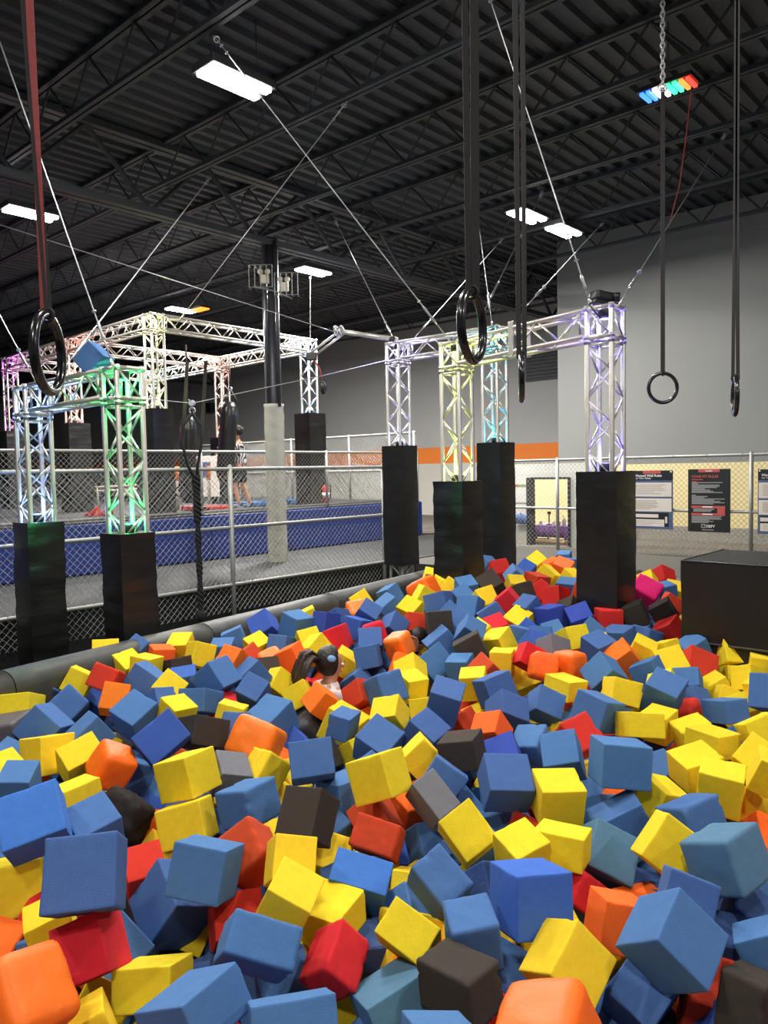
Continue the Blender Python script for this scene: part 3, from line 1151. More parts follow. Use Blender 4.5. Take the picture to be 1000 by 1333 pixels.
def rbox(quad, z0, z1, m=8, nz=8, amp=.006):
    mb = MB()
    per = []
    for i in range(4):
        for k in range(m):
            per.append(quad[i].lerp(quad[(i + 1) % 4], k / m))
    c = sum(quad, Vector()) / 4
    vs = []
    for iz in range(nz + 1):
        z = z0 + (z1 - z0) * iz / nz
        for p in per:
            o = (p - c).normalized() * (amp * noise.noise(Vector((p.x * 2.5, p.y * 2.5, z * 4))))
            vs.append((p.x + o.x, p.y + o.y, z))
    n = len(per)
    fs = [(iz * n + k, iz * n + (k + 1) % n, (iz + 1) * n + (k + 1) % n, (iz + 1) * n + k) for iz in range(nz) for k in range(n)]
    fs += [tuple(reversed(range(n))), tuple(range(nz * n, (nz + 1) * n))]
    return mb.add(vs, fs)


bx.part('body', rbox(quad, .40, ftop, amp=.012), 'vinyl_box', False)
i_ = [A + v1 * .01 + v2 * .02, A + v1 * .99 + v2 * .02, A + v1 * .99 + v2 * .98, A + v1 * .01 + v2 * .98]
bx.part('plinth', rbox(i_, PIT, .40), 'black_board')
bx.part('bottom_piping', MB().tube([A + Vector((0, 0, .40)), A + v1 + Vector((0, 0, .40))], .008, 8), 'rim', True)
bx.part('top_piping', MB().tube([A + v2 + Vector((0, 0, ftop)), A + Vector((0, 0, ftop)), A + v1 + Vector((0, 0, ftop))], .006, 8), 'vinyl', True)


# ------------------------------------------------------------------ posters on the far fence
def text_mesh(txt, size, align='LEFT', bold=0.0):
    cu = bpy.data.curves.new('txt', 'FONT')
    cu.body = txt
    cu.size = size
    cu.align_x = align
    cu.offset = bold
    o = bpy.data.objects.new('txt', cu)
    COL.objects.link(o)
    bpy.context.view_layer.update()
    me = bpy.data.meshes.new_from_object(o.evaluated_get(bpy.context.evaluated_depsgraph_get()))
    bpy.data.objects.remove(o)
    bpy.data.curves.remove(cu)
    return me


AF = 10.46


class Poster:
    """local frame: x to the right as seen from the pit (-E2), y up, origin at the top left corner"""
    def __init__(self, px0, py0, w, h, label, base):
        self.p = on_e1(px0, py0, AF)
        self.w, self.h = w, h
        self.o = bpy.data.objects.new('rules_poster', None)
        COL.objects.link(self.o)
        self.o.matrix_world = Matrix((((-E2).x, 0, -E1.x, self.p.x), ((-E2).y, 0, -E1.y, self.p.y), (0, 1, 0, self.p.z), (0, 0, 0, 1)))
        tag(self.o, label, 'poster', 'rules posters on the far fence')
        self.rect('board', 0, 0, w, h, base, -.006, .006)

    def rect(self, name, x, y, w, h, m, z0=0.0, th=.0012):
        mb = MB().box((x + w / 2, -y - h / 2, z0 + th / 2), (w, h, th))
        return link(name, mb.mesh(name), self.o, m)

    def text(self, s, x, y, size, m, bold=0.0, align='LEFT'):
        me = text_mesh(s, size, align, bold)
        o = link('lettering', me, self.o)
        me.materials.clear()
        me.materials.append(MATS[m])
        o.location = (x, -y, .003)
        return o

    def lines(self, x, y0, dy, lens, m, th):
        mb = MB()
        for i, l in enumerate(lens):
            mb.box((x + l / 2, -(y0 + i * dy), .0022), (l, th, .001))
        o = link('text_lines', mb.mesh('text_lines'), self.o, m)
        o['kind'] = 'stuff'
        return o


def safety_poster(px0, py0, w, h, label):
    P = Poster(px0, py0, w, h, label, 'poster_blue')
    P.rect('header', 0, 0, w, h * .165, 'poster_black', .0004)
    P.rect('red_tab', w * .29, -.002, w * .43, h * .055, 'ink_red', .0012)
    P.text('Warped Wall Rules', w * .085, h * .105, w * .082, 'ink_white', .0012)
    P.text('For Your Safety', w * .085, h * .145, w * .062, 'ink_white', .0004)
    for y0, hh, n in ((.205, .24, 6), (.475, .225, 7)):
        P.rect('card', w * .02, h * y0, w * .95, h * hh, 'poster_card', .0006)
        random.seed(int(y0 * 100))
        P.lines(w * .11, h * (y0 + .04), h * (hh - .06) / n, [w * random.uniform(.35, .75) for _ in range(n)], 'ink_tan', h * .012)
    P.rect('dark_block', w * .06, h * .72, w * .84, h * .235, 'poster_black', .0004)
    P.rect('card', w * .06, h * .745, w * .60, h * .06, 'poster_card', .0010)
    P.rect('card', w * .06, h * .835, w * .74, h * .12, 'poster_card', .0010)
    P.lines(w * .12, h * .86, h * .022, [w * .6, w * .5, w * .62, w * .4], 'ink_tan', h * .008)
    P.rect('side_tag', w * .82, h * .785, w * .05, h * .11, 'poster_card', .0010)
    for x in (.04, .955):
        o = link('grommet', MB().lathe([(w * .022, 0), (w * .022, .002)], 12).mesh('grommet'), P.o, 'ink_white')
        o.location = (w * x, -h * .022, .001)
    return P


def px_len(px0, px1, py, a):
    return (on_e1(px1, py, a) - on_e1(px0, py, a)).length


p1h = on_e1(850, 612, AF).z - on_e1(850, 688, AF).z
safety_poster(822, 613, px_len(822, 876, 650, AF), p1h, 'blue and white rules poster beside the violet tower pad')
safety_poster(987, 611, px_len(987, 1044, 650, AF), on_e1(990, 611, AF).z - on_e1(990, 695, AF).z, 'blue and white rules poster right of the fence post')
w = px_len(896, 951, 650, AF)
h = on_e1(922, 611, AF).z - on_e1(922, 693, AF).z
P = Poster(896, 611, w, h, 'black foam pit rules poster with red headings on the fence', 'poster_black')
P.rect('red_tab', w * .25, 0, w * .50, h * .05, 'ink_red', .0006)
P.lines(w * .42, h * .03, .01, [w * .16], 'ink_white', h * .012)
P.text('FOAM PIT RULES', w * .09, h * .135, w * .085, 'ink_red', .001)
P.lines(w * .09, h * .165, h * .033, [w * .27, w * .12], 'ink_red', h * .012)
random.seed(4)
P.lines(w * .09, h * .215, h * .0195, [w * .73, w * .15] + [w * .66, w * .66, w * .60, w * .32, w * .44, w * .52, w * .73], 'ink_gray', h * .013)
P.lines(w * .09, h * .415, h * .0195, [w * .1, w * .38, w * .3, w * .78, w * .54, w * .68, w * .78, w * .52], 'ink_gray', h * .013)
P.rect('red_bar', w * .08, h * .583, w * .80, h * .036, 'ink_red', .0006)
P.lines(w * .35, h * .601, .01, [w * .24], 'ink_white', h * .018)
P.lines(w * .13, h * .635, h * .018, [w * .5, w * .45, w * .42], 'ink_gray', h * .013)
P.rect('red_square', w * .70, h * .60, w * .18, h * .10, 'ink_red', .0009)
P.rect('red_bar', w * .08, h * .70, w * .80, h * .036, 'ink_red', .0006)
P.lines(w * .35, h * .718, .01, [w * .24], 'ink_white', h * .018)
P.lines(w * .09, h * .752, h * .0195, [w * .72, w * .68, w * .71, w * .42, w * .52, w * .4], 'ink_gray', h * .013)
o = link('logo', MB().box((w * .37, -h * .905, .0015), (w * .10, h * .06, .002)).mesh('logo'), P.o, 'ink_gray')
o = link('logo_mark', MB().box((w * .37, -h * .905, .003), (w * .06, h * .03, .001)).mesh('logo_mark'), P.o, 'poster_black')
P.text('DEFY', w * .44, h * .927, w * .09, 'ink_white', .0012)
P.lines(w * .34, h * .965, .01, [w * .28], 'ink_gray', h * .012)

# ------------------------------------------------------------------ cream booth with black framed opening
AB = 10.95
b_l, b_r = on_e1(640, 650, AB).dot(E2), on_e1(775, 650, AB).dot(E2)
o_l, o_r = on_e1(691, 650, AB).dot(E2), on_e1(741, 650, AB).dot(E2)
zo = on_e1(717, 624, AB).z
mb = slab(MB(), AB, AB + .1, o_l, b_l, WALK, 1.66)
slab(mb, AB, AB + .1, b_r, o_r, WALK, 1.66)
slab(mb, AB, AB + .1, o_r, o_l, zo, 1.66)
struct('wall_booth', mb, 'white_wall', 'white booth wall with a black framed opening')
mb = slab(MB(), AB - .012, AB, o_l + .05, b_l, WALK, WALK + .32)
struct('trim_2', mb, 'dado', 'grey band low on the booth wall')
mb = slab(MB(), AB + 1.2, AB + 1.25, on_e1(757, 660, AB + 1.2).dot(E2), on_e1(676, 660, AB + 1.2).dot(E2), WALK, 1.62)
struct('wall_booth_back', mb, 'cream', 'cream back wall of the booth')
dr = Thing('door_frame', 'black frame around the opening in the white booth wall', 'door frame', W(AB, (o_l + o_r) / 2, WALK))
dr.part('jamb', slab(MB(), AB - .03, AB + .12, o_l - .01, o_l + .065, WALK, zo + .03), 'black_board')
dr.part('jamb', slab(MB(), AB - .03, AB + .12, o_r - .03, o_r + .01, WALK, zo + .03), 'black_board')
dr.part('lintel', slab(MB(), AB - .03, AB + .12, o_r + .01, o_l - .01, zo, zo + .035), 'black_board')
# purple table, bench, bottle and stand inside
AT = 11.35
zt_ = on_e1(717, 684, AT).z
tl, tr = on_e1(693, 690, AT).dot(E2), on_e1(744, 690, AT).dot(E2)
tb = Thing('party_table', 'low table under a purple cloth inside the booth opening', 'table', W(AT + .25, (tl + tr) / 2, WALK))
tb.part('table_top', slab(MB(), AT, AT + .5, tr, tl, zt_ - .015, zt_), 'purple_top')
mbc = MB()
n = 30
for i in range(n + 1):
    f_ = i / n
    bb = tl + (tr - tl) * f_
    wv_ = .012 * math.sin(f_ * 40)
    mbc.v += [tuple(W(AT - .01 + wv_ * .3, bb, zt_ - .01)), tuple(W(AT - .03 + wv_, bb, WALK + .10 + (.0 if f_ < .85 else -.08)))]
mbc.f = [(2 * i, 2 * i + 1, 2 * i + 3, 2 * i + 2) for i in range(n)]
clth = tb.part('cloth', mbc, 'purple', True)
sd = clth.modifiers.new('thick', 'SOLIDIFY')
sd.thickness = .006
for aa in (AT + .05, AT + .45):
    for bb in (tl - .05, tr + .05):
        tb.part('leg', MB().tube([W(aa, bb, WALK), W(aa, bb, zt_ - .015)], .015, 8), 'steel_dark')
AN = AT - .15
zb_ = on_e1(717, 703, AN).z
bl, br_ = on_e1(695, 700, AN).dot(E2), on_e1(738, 700, AN).dot(E2)
bn = Thing('wooden_bench', 'low pale wooden bench in front of the purple table', 'bench', W(AN, (bl + br_) / 2, WALK))
bn.part('seat', slab(MB(), AN - .08, AN + .08, br_, bl, zb_ - .03, zb_), 'wood_light', bevel=.004)
bn.part('lower_rail', slab(MB(), AN - .06, AN - .03, br_ + .05, bl - .05, WALK + .02, WALK + .05), 'wood_light')
for f_ in (.06, .36, .66, .94):
    bb = bl + (br_ - bl) * f_
    bn.part('leg', slab(MB(), AN - .06, AN + .06, bb - .02, bb + .02, WALK, zb_ - .03), 'wood_light')
q = on_e1(734.5, 684, AT + .08)
q.z = zt_
pb = Thing('pump_bottle', 'white pump bottle on the purple table', 'bottle', q)
pb.part('body', MB().lathe([(.001, 0), (.032, .002), (.034, .08), (.028, .10), (.012, .112), (.012, .12)], 16, q), 'white_wall', True)
pb.part('pump', MB().tube([q + Vector((0, 0, .12)), q + Vector((0, 0, .155)), q + Vector((-.035, 0, .158))], .007, 8), 'white_wall', True)
q = on_e1(715, 684, AT + .12)
q.z = zt_
ps = Thing('table_stand', 'thin black stand on the purple table', 'stand', q)
ps.part('base', MB().lathe([(.05, 0), (.05, .01), (.012, .018)], 16, q), 'black_plastic', True)
ps.part('stem', MB().tube([q + Vector((0, 0, .015)), q + Vector((.0, 0, .20))], .011, 8), 'black_plastic', True)
ps.part('head', MB().box(q + Vector((0, 0, .20)), (.06, .02, .05)), 'black_plastic', bevel=.006)
for i, (px, mm) in enumerate(((704, 'white_wall'), (721, 'plastic_cream'), (728, 'plastic_cream'))):
    q = on_e1(px, 684, AT + .1)
    q.z = zt_
    cu = Thing('cup', ['white paper cup at the end of the purple table', 'cream cup next to the black stand', 'cream cup next to the pump bottle'][i], 'cup', q, 'cups on the purple table')
    cu.part('wall', MB().lathe([(.022, 0), (.03, .055), (.031, .058)], 14, q), mm, True)
    cu.part('rim', MB().torus(q + Vector((0, 0, .058)), .03, .003, (0, 0, 1), 16, 6), mm, True)
# small notice and towel on the booth wall
q = on_e1(675, 632, AB - .01)
nb = Thing('wall_notice', 'white notice with a red and green heading on the booth wall', 'notice', q)
bq = q.dot(E2)
nb.part('sheet', slab(MB(), AB - .012, AB - .006, bq - .16, bq + .16, q.z - .28, q.z + .03), 'white_wall')
nb.part('heading', slab(MB(), AB - .016, AB - .0125, bq + .0, bq + .15, q.z - .02, q.z + .02), 'ink_red')
mat('ink_green', (120, 150, 96), 0.6)
nb.part('heading', slab(MB(), AB - .016, AB - .0125, bq - .14, bq - .005, q.z - .02, q.z + .02), 'ink_green')
q = on_e1(678, 674, AB - .03)
tw = Thing('hung_towel', 'blue striped towel hanging on the booth wall', 'towel', q)
bq = q.dot(E2)
for i in range(7):
    tw.part('fold', MB().tube([W(AB - .04, bq - .10 + i * .033, q.z + .08 - abs(i - 3) * .012), W(AB - .05, bq - .11 + i * .036, q.z - .10)], .016, 8), 'foam_B' if i % 2 == 0 else 'poster_blue', True)

# ------------------------------------------------------------------ things on the platform
# punching bags
def bag(px, pt, pb_, y, w, tilt, label, ztop_rig=3.6):
    tp = at_y(px, pt, y)
    bt = at_y(px + tilt, pb_, y)
    t = Thing('punching_bag', label, 'punching bag', bt)
    n = 12
    pts = [bt.lerp(tp, i / n) for i in range(n + 1)]
    rad = [w * (.55 if i in (0, n) else .93 if i in (1, n - 1) else 1) for i in range(n + 1)]
    t.part('bag', MB().tube(pts, w, 20, True, rad), 'vinyl', True)
    tt_ = tp + Vector((0, 0, .22))
    for s in (-1, 1):
        t.part('sling', MB().tube([tp + Vector((s * w * .8, 0, 0)), tt_], .012, 6), 'strap', True)
    t.part('sling_ring', MB().torus(tt_, .03, .008, (0, 1, 0), 14, 6), 'steel', True)
    t.rod('strap', tt_, (tt_.x, tt_.y, ztop_rig), .012, 'strap', 6)
    return t


bag(245, 541, 655, 12.0, .13, 0, 'black punching bag hanging alone beside the slack wire pulley')
bag(300, 523, 628, 13.15, .15, -8, 'black punching bag being pushed by the boy')
for px, lb in ((239, 'black webbing strap hanging left of the lone punching bag'), (263, 'black webbing strap hanging right of the lone punching bag')):
    a = at_y(px + 5, 470, 11.6)
    b = at_y(px - 5, 640, 11.6)
    hs_ = Thing('webbing_strap', lb, 'strap', b)
    hs_.part('web', flat_strap([a, a.lerp(b, .5), b], .05, .006, (1, 0, 0)), 'strap')
    hs_.part('foot_loop', MB().torus(b, .07, .012, (0, 1, 0), 18, 6), 'strap', True)
# fire extinguisher at the fence
q = at_y(424.5, 658, 13.55)
q.z = PLAT
fe = Thing('fire_extinguisher', 'red fire extinguisher beside the ice blue tower pad', 'extinguisher', q)
fe.part('cylinder', MB().lathe([(.06, 0), (.068, .02), (.068, .30), (.05, .345), (.02, .37)], 18, q), 'red_paint', True)
fe.part('valve', MB().box(q + Vector((0, 0, .39)), (.03, .09, .05)), 'black_plastic', bevel=.006)
fe.part('hose', MB().tube([q + Vector((.02, 0, .39)), q + Vector((.09, 0, .34)), q + Vector((.085, -.01, .12))], .012, 8), 'black_plastic', True)
fe.part('label_band', MB().lathe([(.0695, .14), (.0695, .23)], 18, q), 'ink_white', True)
# striped floor posts, mats and loose bits
for px, y, lb in ((232, 13.0, 'white post with an orange sleeve standing behind the platform fence'), (273, 13.4, 'white post with an orange sleeve near the notice boards')):
    q = at_y(px, 660, y)
    q.z = PLAT
    fp = Thing('marker_post', lb, 'post', q)
    fp.part('tube', MB().tube([q, q + Vector((0, 0, .62))], .028, 10), 'white_wall', True)
    fp.part('sleeve', MB().tube([q + Vector((0, 0, .5)), q + Vector((0, 0, .74))], .034, 10), 'orange_band', True)
q = at_y(268, 630, 14.2)
nbd = Thing('notice_board', 'pale notice board with grey text leaning behind the platform fence', 'notice board', Vector((q.x, q.y, PLAT)))
nbd.part('panel', MB().box((q.x, q.y, PLAT + .55), (.50, .03, .75)), 'poster_card', bevel=.008)
nbd.part('picture', MB().box((q.x - .05, q.y - .018, PLAT + .68), (.30, .006, .28)), 'poster_blue')
for s in (-1, 1):
    nbd.part('leg', MB().tube([(q.x + s * .22, q.y, PLAT), (q.x + s * .22, q.y, PLAT + .95)], .015, 8), 'galv', True)
for (px, py, y, sx, mm, lb) in ((330, 660, 14.0, .7, 'foam_B', 'blue landing mat on the platform by the boy'), (372, 661, 15.0, .9, 'foam_B', 'blue landing mat further back on the platform'), (270, 657, 12.6, .8, 'red_paint', 'red edge ramp mat on the platform')):
    q = at_y(px, py, y)
    q.z = PLAT
    mt_ = Thing('landing_mat', lb, 'mat', q)
    mt_.part('pad', MB().box(q + Vector((0, 0, .04)), (sx, .5, .08), RZ), mm, bevel=.015)
    mt_.part('seam', MB().box(q + Vector((0, 0, .083)), (sx * .98, .015, .006), RZ), 'black_cloth')
for (px, y, lb, c_) in ((131, 11.6, 'pair of red foam wedges lying on the platform', 'red_paint'),):
    q = at_y(px, 664, y)
    q.z = PLAT
    for k, (dx, dz) in enumerate(((-.14, 0), (.06, .0))):
        wd = Thing('foam_wedge', 'red foam wedge lying on the platform behind the green tower', 'foam wedge', q + Vector((dx, 0, 0)), 'red foam wedges')
        mbw = MB()
        z0 = PLAT
        x0 = q.x + dx
        mbw.add([(x0 - .1, q.y - .1, z0), (x0 + .1, q.y - .1, z0), (x0 + .1, q.y + .1, z0), (x0 - .1, q.y + .1, z0), (x0 + .1, q.y - .1, z0 + .14), (x0 + .1, q.y + .1, z0 + .14)],
                [(0, 3, 2, 1), (0, 1, 4), (1, 2, 5, 4), (2, 3, 5), (0, 4, 5, 3)])
        wd.part('wedge', mbw, c_, bevel=.01)
q = at_y(148, 634, 11.8)
bn = Thing('step_bench', 'pale pink low bench with two rails on the platform', 'bench', Vector((q.x, q.y, PLAT)))
for dz in (.0, .06):
    bn.part('rail', MB().tube([(q.x - .28, q.y, q.z - dz), (q.x + .35, q.y, q.z - dz + .02)], .018, 8), 'poster_card', True)
for s in (-.25, .3):
    bn.part('leg', MB().tube([(q.x + s, q.y, PLAT), (q.x + s, q.y, q.z)], .018, 8), 'galv', True)
# speaker box on the rear wall
q = on_e1(274, 531, A_REAR - .12)
sk = Thing('wall_speaker', 'dark grey speaker box on the rear wall beside the red tower', 'speaker', q)
R3 = Matrix((-E2, E1, Vector((0, 0, 1)))).transposed()
sk.part('cabinet', MB().box(q, (.30, .2, .36), R3), 'steel_dark', bevel=.01)
sk.part('grille', MB().box(q - E1 * .103, (.26, .01, .32), R3), 'black_plastic')
q = on_e1(351, 570, A_REAR - .02)
so = Thing('wall_switch', 'small white switch plate on the grey rear wall', 'switch', q)
so.part('plate', MB().box(q, (.13, .02, .13), R3), 'white_wall', bevel=.004)
so.part('toggle', MB().box(q - E1 * .014, (.03, .02, .05), R3), 'plastic_cream')


# ------------------------------------------------------------------ people
def skin_body(name, joints, edges, parent, m, org, sub=2, root=0):
    """continuous surface grown over a skeleton: joints = [(pos, rx, ry)]"""
    me = bpy.data.meshes.new(name)
    me.from_pydata([tuple(Vector(j[0]) - org) for j in joints], edges, [])
    o = link(name, me, parent)
    me.materials.append(MATS[m])
    md = o.modifiers.new('skin', 'SKIN')
    md.use_smooth_shade = True
    for i, j in enumerate(joints):
        sv = me.skin_vertices[0].data[i]
        sv.radius = (j[1], j[2] if len(j) > 2 else j[1])
        sv.use_root = (i == root)
    ss = o.modifiers.new('sub', 'SUBSURF')
    ss.levels = sub
    ss.render_levels = sub
    return o


def head_parts(t, c, R, s, hair_m, face=True):
    """face details; c head centre, R rotation (x right, y forward, z up), s half height"""
    def L(x, y, z):
        return c + R @ Vector((x * s, y * s, z * s))
    for sx in (-1, 1):
        ey = t.part('eye', MB().ell(L(.33 * sx, .66, .02), (.15 * s, .10 * s, .09 * s), 10, 6, R), 'eye_white', True)
        t.part('iris', MB().ell(L(.33 * sx, .735, .02), (.065 * s, .04 * s, .07 * s), 8, 6, R), 'hair', True, sub=ey)
        t.part('ear', MB().ell(L(.74 * sx, -.02, -.02), (.08 * s, .16 * s, .24 * s), 10, 6, R), 'skin', True)
        t.part('eyebrow', MB().tube([L(.18 * sx, .84, .20), L(.34 * sx, .81, .25), L(.50 * sx, .70, .20)], .035 * s, 6), hair_m, True)
    t.part('nose', MB().tube([L(0, .82, .05), L(0, .92, -.16), L(0, .82, -.26)], .1 * s, 8, True, [.05 * s, .12 * s, .07 * s]), 'skin', True)
    t.part('mouth', MB().ell(L(0, .74, -.50), (.22 * s, .09 * s, .05 * s), 12, 6, R), 'lips', True)


def hand_joints(w, d, n_, size, J, E, wi, curl=.6, spread=1.0):
    """append palm and five fingers to skeleton lists; w wrist pos, d direction of hand, n_ palm normal"""
    d = Vector(d).normalized()
    n_ = Vector(n_)
    n_ = (n_ - d * n_.dot(d)).normalized()
    s_ = d.cross(n_)
    palm = w + d * (.5 * size * .55)
    J.append((palm, .026 * size / .15, .013 * size / .15))
    pi_ = len(J) - 1
    E.append((wi, pi_))
    for k in range(4):
        off = (k - 1.5) * .021 * size / .15 * spread
        ln = (.062, .070, .066, .052)[k] * size / .15
        k0 = palm + d * (.036 * size / .15) + s_ * off
        a1 = curl * .5
        p1 = k0 + (d * math.cos(a1) + n_ * math.sin(a1)) * ln * .5
        a2 = curl * 1.5
        p2 = p1 + (d * math.cos(a2) + n_ * math.sin(a2)) * ln * .5
        r = .0085 * size / .15
        i0 = len(J)
        J += [(k0, r, r), (p1, r * .95, r * .95), (p2, r * .75, r * .75)]
        E += [(pi_, i0), (i0, i0 + 1), (i0 + 1, i0 + 2)]
    th = palm - d * .012 * size / .15 + s_ * (-.034 * size / .15)
    t2 = th + (d * .6 - s_ * .5 + n_ * .5).normalized() * .034 * size / .15
    i0 = len(J)
    r = .0095 * size / .15
    J += [(th, r, r), (t2, r * .85, r * .85)]
    E += [(pi_, i0), (i0, i0 + 1)]


# boy pushing the punching bag (faces left, towards the bag)
by = 13.3
foot = at_y(312, 661, by)
fx, fy = foot.x, foot.y
Z = PLAT
boy = Thing('person', 'boy in a black and white patterned tee pushing the punching bag', 'person', Vector((fx, fy, Z)))
def Bp(x, y, z):
    return Vector((fx + x, fy + y, Z + z))
hipz = .70
J = [(Bp(.03, 0, .72), .085, .075), (Bp(.035, 0, .86), .085, .07), (Bp(.03, 0, 1.02), .10, .075), (Bp(.02, 0, 1.13), .07, .06), (Bp(.005, 0, 1.18), .035, .038), (Bp(-.02, 0, 1.245), .062, .07), (Bp(-.025, 0, 1.33), .07, .075), (Bp(-.02, 0, 1.375), .045, .05)]
E = [(i, i + 1) for i in range(7)]
def limb(start, pts):
    i = start
    for (p, r) in pts:
        J.append((p, r, r))
        E.append((i, len(J) - 1))
        i = len(J) - 1
    return i
w1 = limb(3, [(Bp(.0, -.12, 1.09), .042), (Bp(-.10, -.16, .93), .033), (Bp(-.27, -.12, .94), .024)])
hand_joints(Bp(-.27, -.12, .94), (-1, .1, .05), (0, 0.6, -1), .13, J, E, w1)
w2 = limb(3, [(Bp(.0, .12, 1.09), .042), (Bp(-.12, .15, .95), .033), (Bp(-.26, .10, 1.05), .024)])
hand_joints(Bp(-.26, .10, 1.05), (-1, .0, .15), (0, -.6, -1), .13, J, E, w2)
k1 = limb(0, [(Bp(.02, -.07, .66), .07), (Bp(-.06, -.08, .40), .05), (Bp(-.02, -.08, .20), .042), (Bp(.01, -.08, .07), .03), (Bp(-.07, -.09, .03), .028), (Bp(-.12, -.09, .025), .02)])
k2 = limb(0, [(Bp(.05, .07, .66), .07), (Bp(.06, .08, .40), .05), (Bp(.13, .08, .20), .042), (Bp(.18, .08, .07), .03), (Bp(.12, .09, .03), .028), (Bp(.07, .09, .025), .02)])
bd = skin_body('body', J, E, boy.o, 'skin', boy.org, 2)
JT = [(Bp(.03, 0, .68), .125, .12), (Bp(.035, 0, .86), .122, .115), (Bp(.03, 0, 1.02), .135, .12), (Bp(.018, 0, 1.13), .10, .095), (Bp(.008, -.13, 1.08), .066, .066), (Bp(-.05, -.155, .985), .064, .064), (Bp(.008, .13, 1.08), .066, .066), (Bp(-.06, .145, 1.0), .064, .064)]
skin_body('tee_shirt', JT, [(0, 1), (1, 2), (2, 3), (3, 4), (4, 5), (3, 6), (6, 7)], boy.o, 'tee', boy.org, 2)
JS = [(Bp(.03, 0, .72), .10, .09), (Bp(.02, -.075, .62), .085, .085), (Bp(-.05, -.08, .42), .075, .075), (Bp(.05, .075, .62), .085, .085), (Bp(.06, .08, .42), .075, .075)]
skin_body('shorts', JS, [(0, 1), (1, 2), (0, 3), (3, 4)], boy.o, 'black_cloth', boy.org, 2)
for (x0, y0) in ((.02, -.085), (.19, .085)):
    skin_body('shoe', [(Bp(x0, y0, .045), .045, .045), (Bp(x0 - .08, y0, .036), .042, .036), (Bp(x0 - .15, y0, .03), .032, .028)], [(0, 1), (1, 2)], boy.o, 'shoe', boy.org, 2)
hc = Bp(-.022, 0, 1.285)
HR = Matrix.Rotation(math.radians(90), 3, 'Z') @ Matrix.Rotation(math.radians(-12), 3, 'X')
head_parts(boy, hc, HR, .10, 'hair')
mbh = MB()
random.seed(8)
mbh.ell(hc + Vector((.03, 0, .045)), (.098, .095, .088), 18, 12)
for i in range(46):
    a = random.uniform(0, 6.28)
    e = random.uniform(.1, 1.4)
    d = Vector((math.cos(a) * math.cos(e), math.sin(a) * math.cos(e), math.sin(e)))
    mbh.ell(hc + Vector((.028, 0, .045)) + Vector((d.x * .09, d.y * .09, d.z * .08)), (.022, .022, .022), 8, 6)
boy.part('hair', mbh, 'hair', True, label='short curly black hair')

